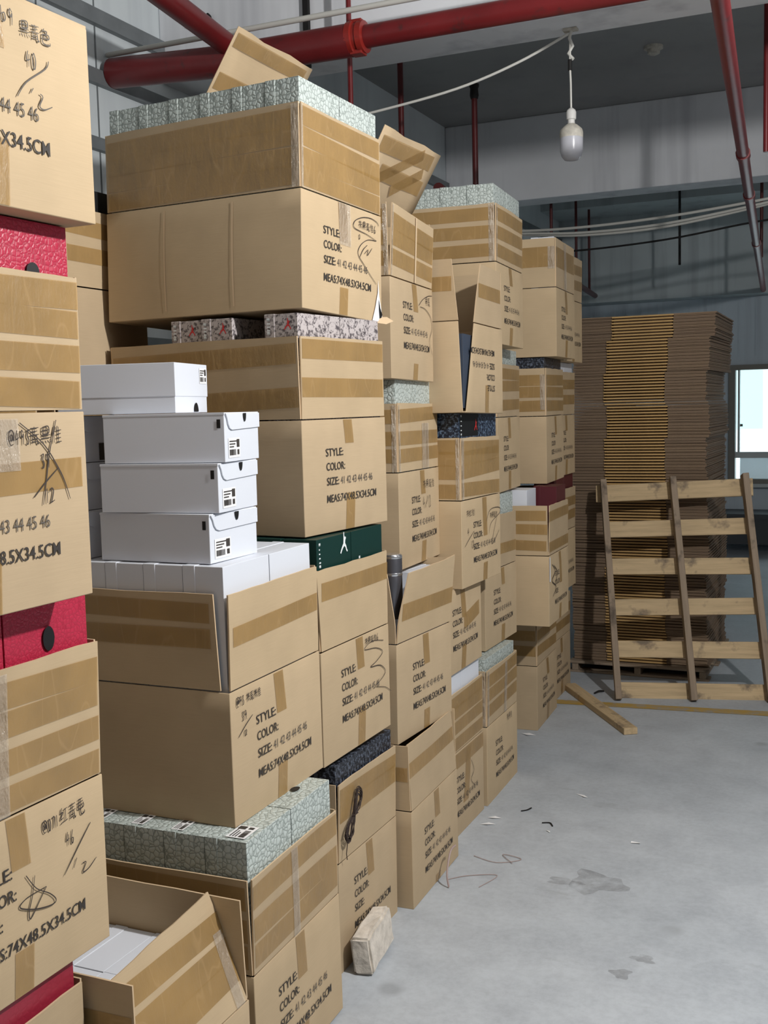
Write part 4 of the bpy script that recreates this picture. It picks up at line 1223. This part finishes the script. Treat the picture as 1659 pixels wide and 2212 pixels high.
# steel flask in the open corner of D2
fk = empty('thermos_flask', tuple(d2_.M @ Vector((-0.045, 0.075, 0.425)))); tag(fk, 'steel vacuum flask standing in the open corner of a carton', 'flask')
lathe('flask_body', [(0.004, 0), (0.031, 0.0), (0.034, 0.004), (0.034, 0.150), (0.033, 0.154)], 'steel', fk)
lathe('rim_ring', [(0.0345, 0.150), (0.0352, 0.152), (0.0352, 0.158), (0.0345, 0.160)], 'steel_bright', fk)
lathe('cap', [(0.0345, 0.160), (0.0345, 0.215), (0.033, 0.221)], 'steel', fk)
lathe('cap_ring', [(0.0348, 0.210), (0.0352, 0.212), (0.0352, 0.217), (0.034, 0.220)], 'steel_bright', fk)
lathe('cap_top', [(0.033, 0.2195), (0.030, 0.2235), (0.002, 0.2245)], 'steel_bright', fk)

# scraps on the floor
def scrap(x, y, pts, lab):
    V = [(a, b3, 0.002 + 0.003 * (i % 2)) for i, (a, b3) in enumerate(pts)]
    n = len(V)
    V += [(a, b3, z + 0.0006) for a, b3, z in V]
    F = [tuple(range(n))[::-1], tuple(range(n, 2 * n))] + [(i, (i + 1) % n, n + (i + 1) % n, n + i) for i in range(n)]
    o = mk('paper_scrap', V, F, 'paper_bit'); o.location = (x, y, 0)
    tag(o, lab, 'paper', 'paper scraps on the floor')
scrap(-1.175, 4.69, [(-0.03, 0.02), (0.01, 0.005), (0.03, -0.012), (0.012, -0.016), (0.0, 0.0)], 'triangular white paper scrap in the middle of the aisle floor')
scrap(-1.452, 4.30, [(-0.03, 0.0), (0.0, 0.02), (0.03, 0.01), (0.0, -0.006)], 'upper of two white paper scraps beside the stack foot')
scrap(-1.455, 4.23, [(-0.03, -0.012), (0.0, 0.012), (0.03, 0.01), (0.0, -0.012)], 'lower of two white paper scraps beside the stack foot')
scrap(-1.20, 4.24, [(-0.008, 0.01), (0.008, -0.004), (0.008, -0.01), (-0.008, 0.0)], 'tiny white paper scrap near the stack in the aisle')
scrap(-0.85, 4.243, [(-0.018, -0.005), (0.018, -0.005), (0.018, 0.006), (-0.018, 0.006)], 'small oblong white chip out on the open floor')
scrap(-1.66, 5.50, [(-0.04, 0.01), (0.0, 0.02), (0.04, 0.0), (0.0, -0.02)], 'crumpled white scrap at the foot of the farthest stack')
def wire(lab, pts, r, mat, name='wire_scrap'):
    o = tube(name, smooth3(pts), r, mat, n=6); tag(o, lab, 'wire', 'loose ties and wires on the floor')
def smooth3(pts, n=6):
    P = [Vector(p) for p in pts]; P = [P[0]] + P + [P[-1]]
    out = []
    for i in range(1, len(P) - 2):
        p0, p1, p2, p3 = P[i - 1:i + 3]
        for k in range(n):
            t = k / n
            out.append(0.5 * (2 * p1 + (p2 - p0) * t + (2 * p0 - 5 * p1 + 4 * p2 - p3) * t * t + (3 * p1 - p0 - 3 * p2 + p3) * t ** 3))
    out.append(P[-1])
    return out
wire('thin pinkish tie lying in a zigzag on the aisle floor', [(-1.40, 3.90, 0.003), (-1.30, 3.87, 0.003), (-1.22, 3.93, 0.003), (-1.30, 3.95, 0.004), (-1.24, 3.88, 0.004)], 0.0013, 'pink_band')
wire('thin reddish tie bent on the floor by the slit-corner carton', [(-1.42, 3.66, 0.003), (-1.36, 3.72, 0.003), (-1.26, 3.76, 0.003), (-1.29, 3.64, 0.003)], 0.0012, 'pink_band')
wire('pale strapping band curling up against the slit-corner carton', [(-1.39, 3.60, 0.004), (-1.40, 3.61, 0.05), (-1.405, 3.66, 0.11), (-1.40, 3.70, 0.12)], 0.0035, 'pink_band')
wire('short black wire end on the floor near the stack foot', [(-1.37, 4.42, 0.003), (-1.35, 4.44, 0.003), (-1.34, 4.47, 0.003)], 0.003, 'black_rubber')
wire('curved black wire end in the middle of the floor', [(-1.25, 4.32, 0.003), (-1.22, 4.33, 0.003), (-1.20, 4.30, 0.003)], 0.003, 'black_rubber')
wire('tiny dark twig of wire on the floor near the pallet foot', [(-1.53, 6.43, 0.004), (-1.51, 6.46, 0.012), (-1.49, 6.50, 0.004)], 0.006, 'black_rubber')

# ------------------------------------------------------------------ under the ceiling
# big red fire main along the cross beam
mp_ = empty('fire_main', (-2.175, 4.70, 3.39)); tag(mp_, 'thick red fire main pipe running under the white cross beam', 'pipe')
o = tube('pipe', [(-1.355, 0, 0.035), (-0.72, 0, 0.0), (-0.03, 0, -0.005)], 0.073, 'red_paint', mp_, 20)
o = tube('pipe', [(0.03, 0, 0), (1.5, 0, 0.002), (4.5, 0, 0.0)], 0.050, 'red_paint', mp_, 20)
o = lathe('coupling', [(0.058, -0.045), (0.074, -0.04), (0.076, -0.012), (0.066, -0.008), (0.066, 0.008), (0.072, 0.012), (0.070, 0.038), (0.056, 0.042)], 'red_coupling', mp_, 20); o.rotation_euler = (0, pi / 2, 0)
for sz in (1, -1):
    q = box('coupling_bolt', -0.03, 0.03, -0.03, 0.03, 0.064 * sz - 0.012, 0.064 * sz + 0.012, 'red_coupling', mp_, 0.004)
# white conduit lying on the main
tube('conduit', [(-3.56, 4.70, 3.517), (2.3, 4.70, 3.517)], 0.013, 'cable_white')
tag(bpy.data.objects['conduit'], 'white conduit running along the top of the red main', 'conduit')
# branch from the left meeting the main
tube('branch_pipe', [(-0.48, -1.5, 0.08), (-0.66, -0.05, 0.06)], 0.052, 'red_paint', mp_, 16)
# vertical drops
def drop(lab, x, y, z0, z1, r, mat):
    o = tube('drop_pipe', [(x, y, z0), (x, y, z1)], r, mat, n=10); tag(o, lab, 'pipe', 'thin vertical sprinkler drops')
drop('thin red rod dropping behind the coupling of the main', -2.37, 5.02, CEIL - 0.01, 3.15, 0.013, 'red_paint')
drop('thin red rod hanging just right of the main coupling, behind the beam', -2.56, 6.10, CEIL - 0.01, 3.0, 0.017, 'red_paint_dark')
o = tube('drop_pipe', [(-2.25, 6.5, 2.98), (-2.25, 6.5, 3.56)], 0.018, 'red_paint_dark', n=10); tag(o, 'dark red sprinkler riser ending in a black head mid-picture', 'pipe', 'thin vertical sprinkler drops')
lathe('sprinkler_head', [(0.022, 0), (0.027, 0.02), (0.024, 0.06), (0.03, 0.075), (0.03, 0.085), (0.01, 0.088)], 'black_rubber', o, 12, (-2.25, 6.5, 3.56))
pf = tube('sprinkler_pipe', [(-2.30, 6.0, 2.96), (-2.64, 8.71, 2.98), (-3.10, 13.2, 3.0)], 0.030, 'red_paint_dark', n=12); tag(pf, 'dark sprinkler pipe receding behind the far stacks', 'pipe')
for k, (yy, lab) in enumerate(((10.15, 'nearest'), (11.7, 'second'), (12.7, 'farthest'))):
    xx = -2.64 - (yy - 8.71) * 0.1025
    drop(f'{lab} dark hanger of the receding sprinkler pipe', xx, yy, CEIL - 0.01, 2.99, 0.014, 'red_paint_dark')
ps = tube('sprinkler_pipe', [(-0.418, 3.0, 2.96), (-1.218, 13.3, 2.96)], 0.030, 'red_paint', n=14); tag(ps, 'long red sprinkler pipe receding from the top right corner', 'pipe')
for t_, ln_ in ((6.0, 0.04), (7.2, 0.05), (9.4, 0.05)):
    xx = -0.418 - (t_ - 3.0) * 0.0777
    q = tube('pipe_joint', [(xx + 0.0777 * ln_, t_ - ln_, 2.96), (xx - 0.0777 * ln_, t_ + ln_, 2.96)], 0.036, 'red_paint', ps, 14)
drop('thin red rod beside the receding pipe at top right', -0.56, 6.2, CEIL - 0.01, 3.0, 0.014, 'red_paint')
drop('dark thin rod far along the right sprinkler pipe', -0.98, 10.5, CEIL - 0.01, 2.98, 0.014, 'red_paint_dark')
drop('short dark rod hanging alone before the far wall', -1.80, 11.2, CEIL - 0.01, 3.05, 0.012, 'black_rubber')

# hanging bulb with its cord
hb = empty('hanging_bulb', (-1.37, 5.364, 2.887)); tag(hb, 'unlit white bulb hanging on a cord from the beam', 'bulb')
lathe('bulb_glass', [(0.004, 0), (0.034, 0.004), (0.047, 0.020), (0.054, 0.045), (0.055, 0.105)], 'bulb_glass', hb)
lathe('bulb_collar', [(0.0555, 0.105), (0.056, 0.130), (0.052, 0.145), (0.030, 0.165), (0.018, 0.172)], 'bulb_collar', hb)
lathe('socket', [(0.017, 0.170), (0.017, 0.190), (0.023, 0.193), (0.024, 0.225), (0.020, 0.236), (0.007, 0.246)], 'plastic_white', hb)
tube('cord', [(0, 0, 0.244), (-0.001, 0, 0.36), (-0.004, 0, 0.44), (-0.003, 0, 0.52), (0, 0, 0.612)], 0.005, 'cable_white', hb, 8)
tube('tape_wrap', [(-0.004, 0, 0.42), (-0.004, 0, 0.47)], 0.010, 'black_rubber', hb, 8)
tube('knot', [(0.012, 0, 0.47), (-0.012, 0.004, 0.50), (0.010, 0, 0.53), (-0.006, 0, 0.57), (0.004, 0, 0.60)], 0.008, 'cable_white', hb, 8)
box('hook_plate', -0.035, 0.035, -0.02, 0.02, 0.600, 0.6125, 'bulb_collar', hb, 0.003)
tag(tube('feed_cable', smooth3([(-1.38, 5.36, 3.475), (-1.62, 5.33, 3.37), (-1.92, 5.28, 3.275), (-2.31, 5.2, 3.20), (-2.75, 5.1, 3.13)]), 0.0065, 'cable_white'), 'white cable sagging from the bulb hook down to the left', 'cable')
# smoke detector
sd = empty('smoke_detector', (-1.483, 8.115, CEIL)); tag(sd, 'small round smoke detector on the grey ceiling', 'detector')
lathe('base', [(0.065, 0), (0.065, -0.018), (0.055, -0.022)][::-1], 'bulb_collar', sd)
lathe('sensor', [(0.045, -0.022), (0.042, -0.05), (0.02, -0.06)][::-1], 'bulb_collar', sd)
tag(box('junction_cover', -1.72, -1.62, 6.9, 6.96, CEIL - 0.02, CEIL, 'black_rubber', None, 0.004), 'small dark cover plate on the ceiling near the bulb', 'cover')
# cables slung across under the second beam
for k, (dz, lab) in enumerate(((0.03, 'upper'), (0.0, 'middle'), (-0.012, 'lower'))):
    tag(tube('slung_cable', [p + Vector((0, 0.026 * k, 0)) for p in smooth3([(-3.3, 8.9, 3.17 + dz), (-2.7, 8.9, 3.125 + dz * 0.6), (-2.2, 8.9, 3.09 + dz * 1.3), (-1.6, 8.9, 3.10 + dz * 1.6), (-1.0, 8.9, 3.165 + dz), (-0.3, 8.9, 3.27)])], 0.011, 'cable_white'), f'{lab} white cable of the bundle slung below the second beam', 'cable', 'white cables slung below the second beam')
tag(tube('slung_cable', smooth3([(-3.3, 9.2, 3.02), (-2.4, 9.2, 2.99), (-1.6, 9.2, 3.02), (-0.9, 9.2, 3.10), (-0.3, 9.2, 3.13)]), 0.008, 'black_rubber'), 'thin black cable slung below the white cables', 'cable')
# black conduit and a stray hook on the beam face
tag(box('conduit_strip', -2.685, -2.655, 5.145, 5.17, 3.45, CEIL, 'black_rubber'), 'black vertical conduit strip on the white beam face', 'conduit')
tag(tube('hook', smooth3([(-3.36, 5.15, 3.76), (-3.30, 5.15, 3.745), (-3.25, 5.15, 3.75), (-3.235, 5.15, 3.78), (-3.25, 5.15, 3.80)]), 0.011, 'black_rubber'), 'small black hook on the white beam at top left', 'hook')
# low things at the foot of the far wall
bn = empty('bench', (-1.0, 13.2, 0)); tag(bn, 'dark low bench against the far wall behind the pallet', 'bench')
box('bench_top', -0.9, 1.6, -0.3, 0.3, 0.40, 0.46, 'dark_bench', bn)
box('bench_front', -0.9, 1.6, -0.28, -0.24, 0.12, 0.40, 'dark_bench', bn)
for xx in (-0.85, 1.5):
    box('leg', xx, xx + 0.06, -0.28, 0.28, 0, 0.40, 'dark_bench', bn)
# helper notes used while building are not needed any more
for o in bpy.data.objects:
    if 'dims' in o: del o['dims']
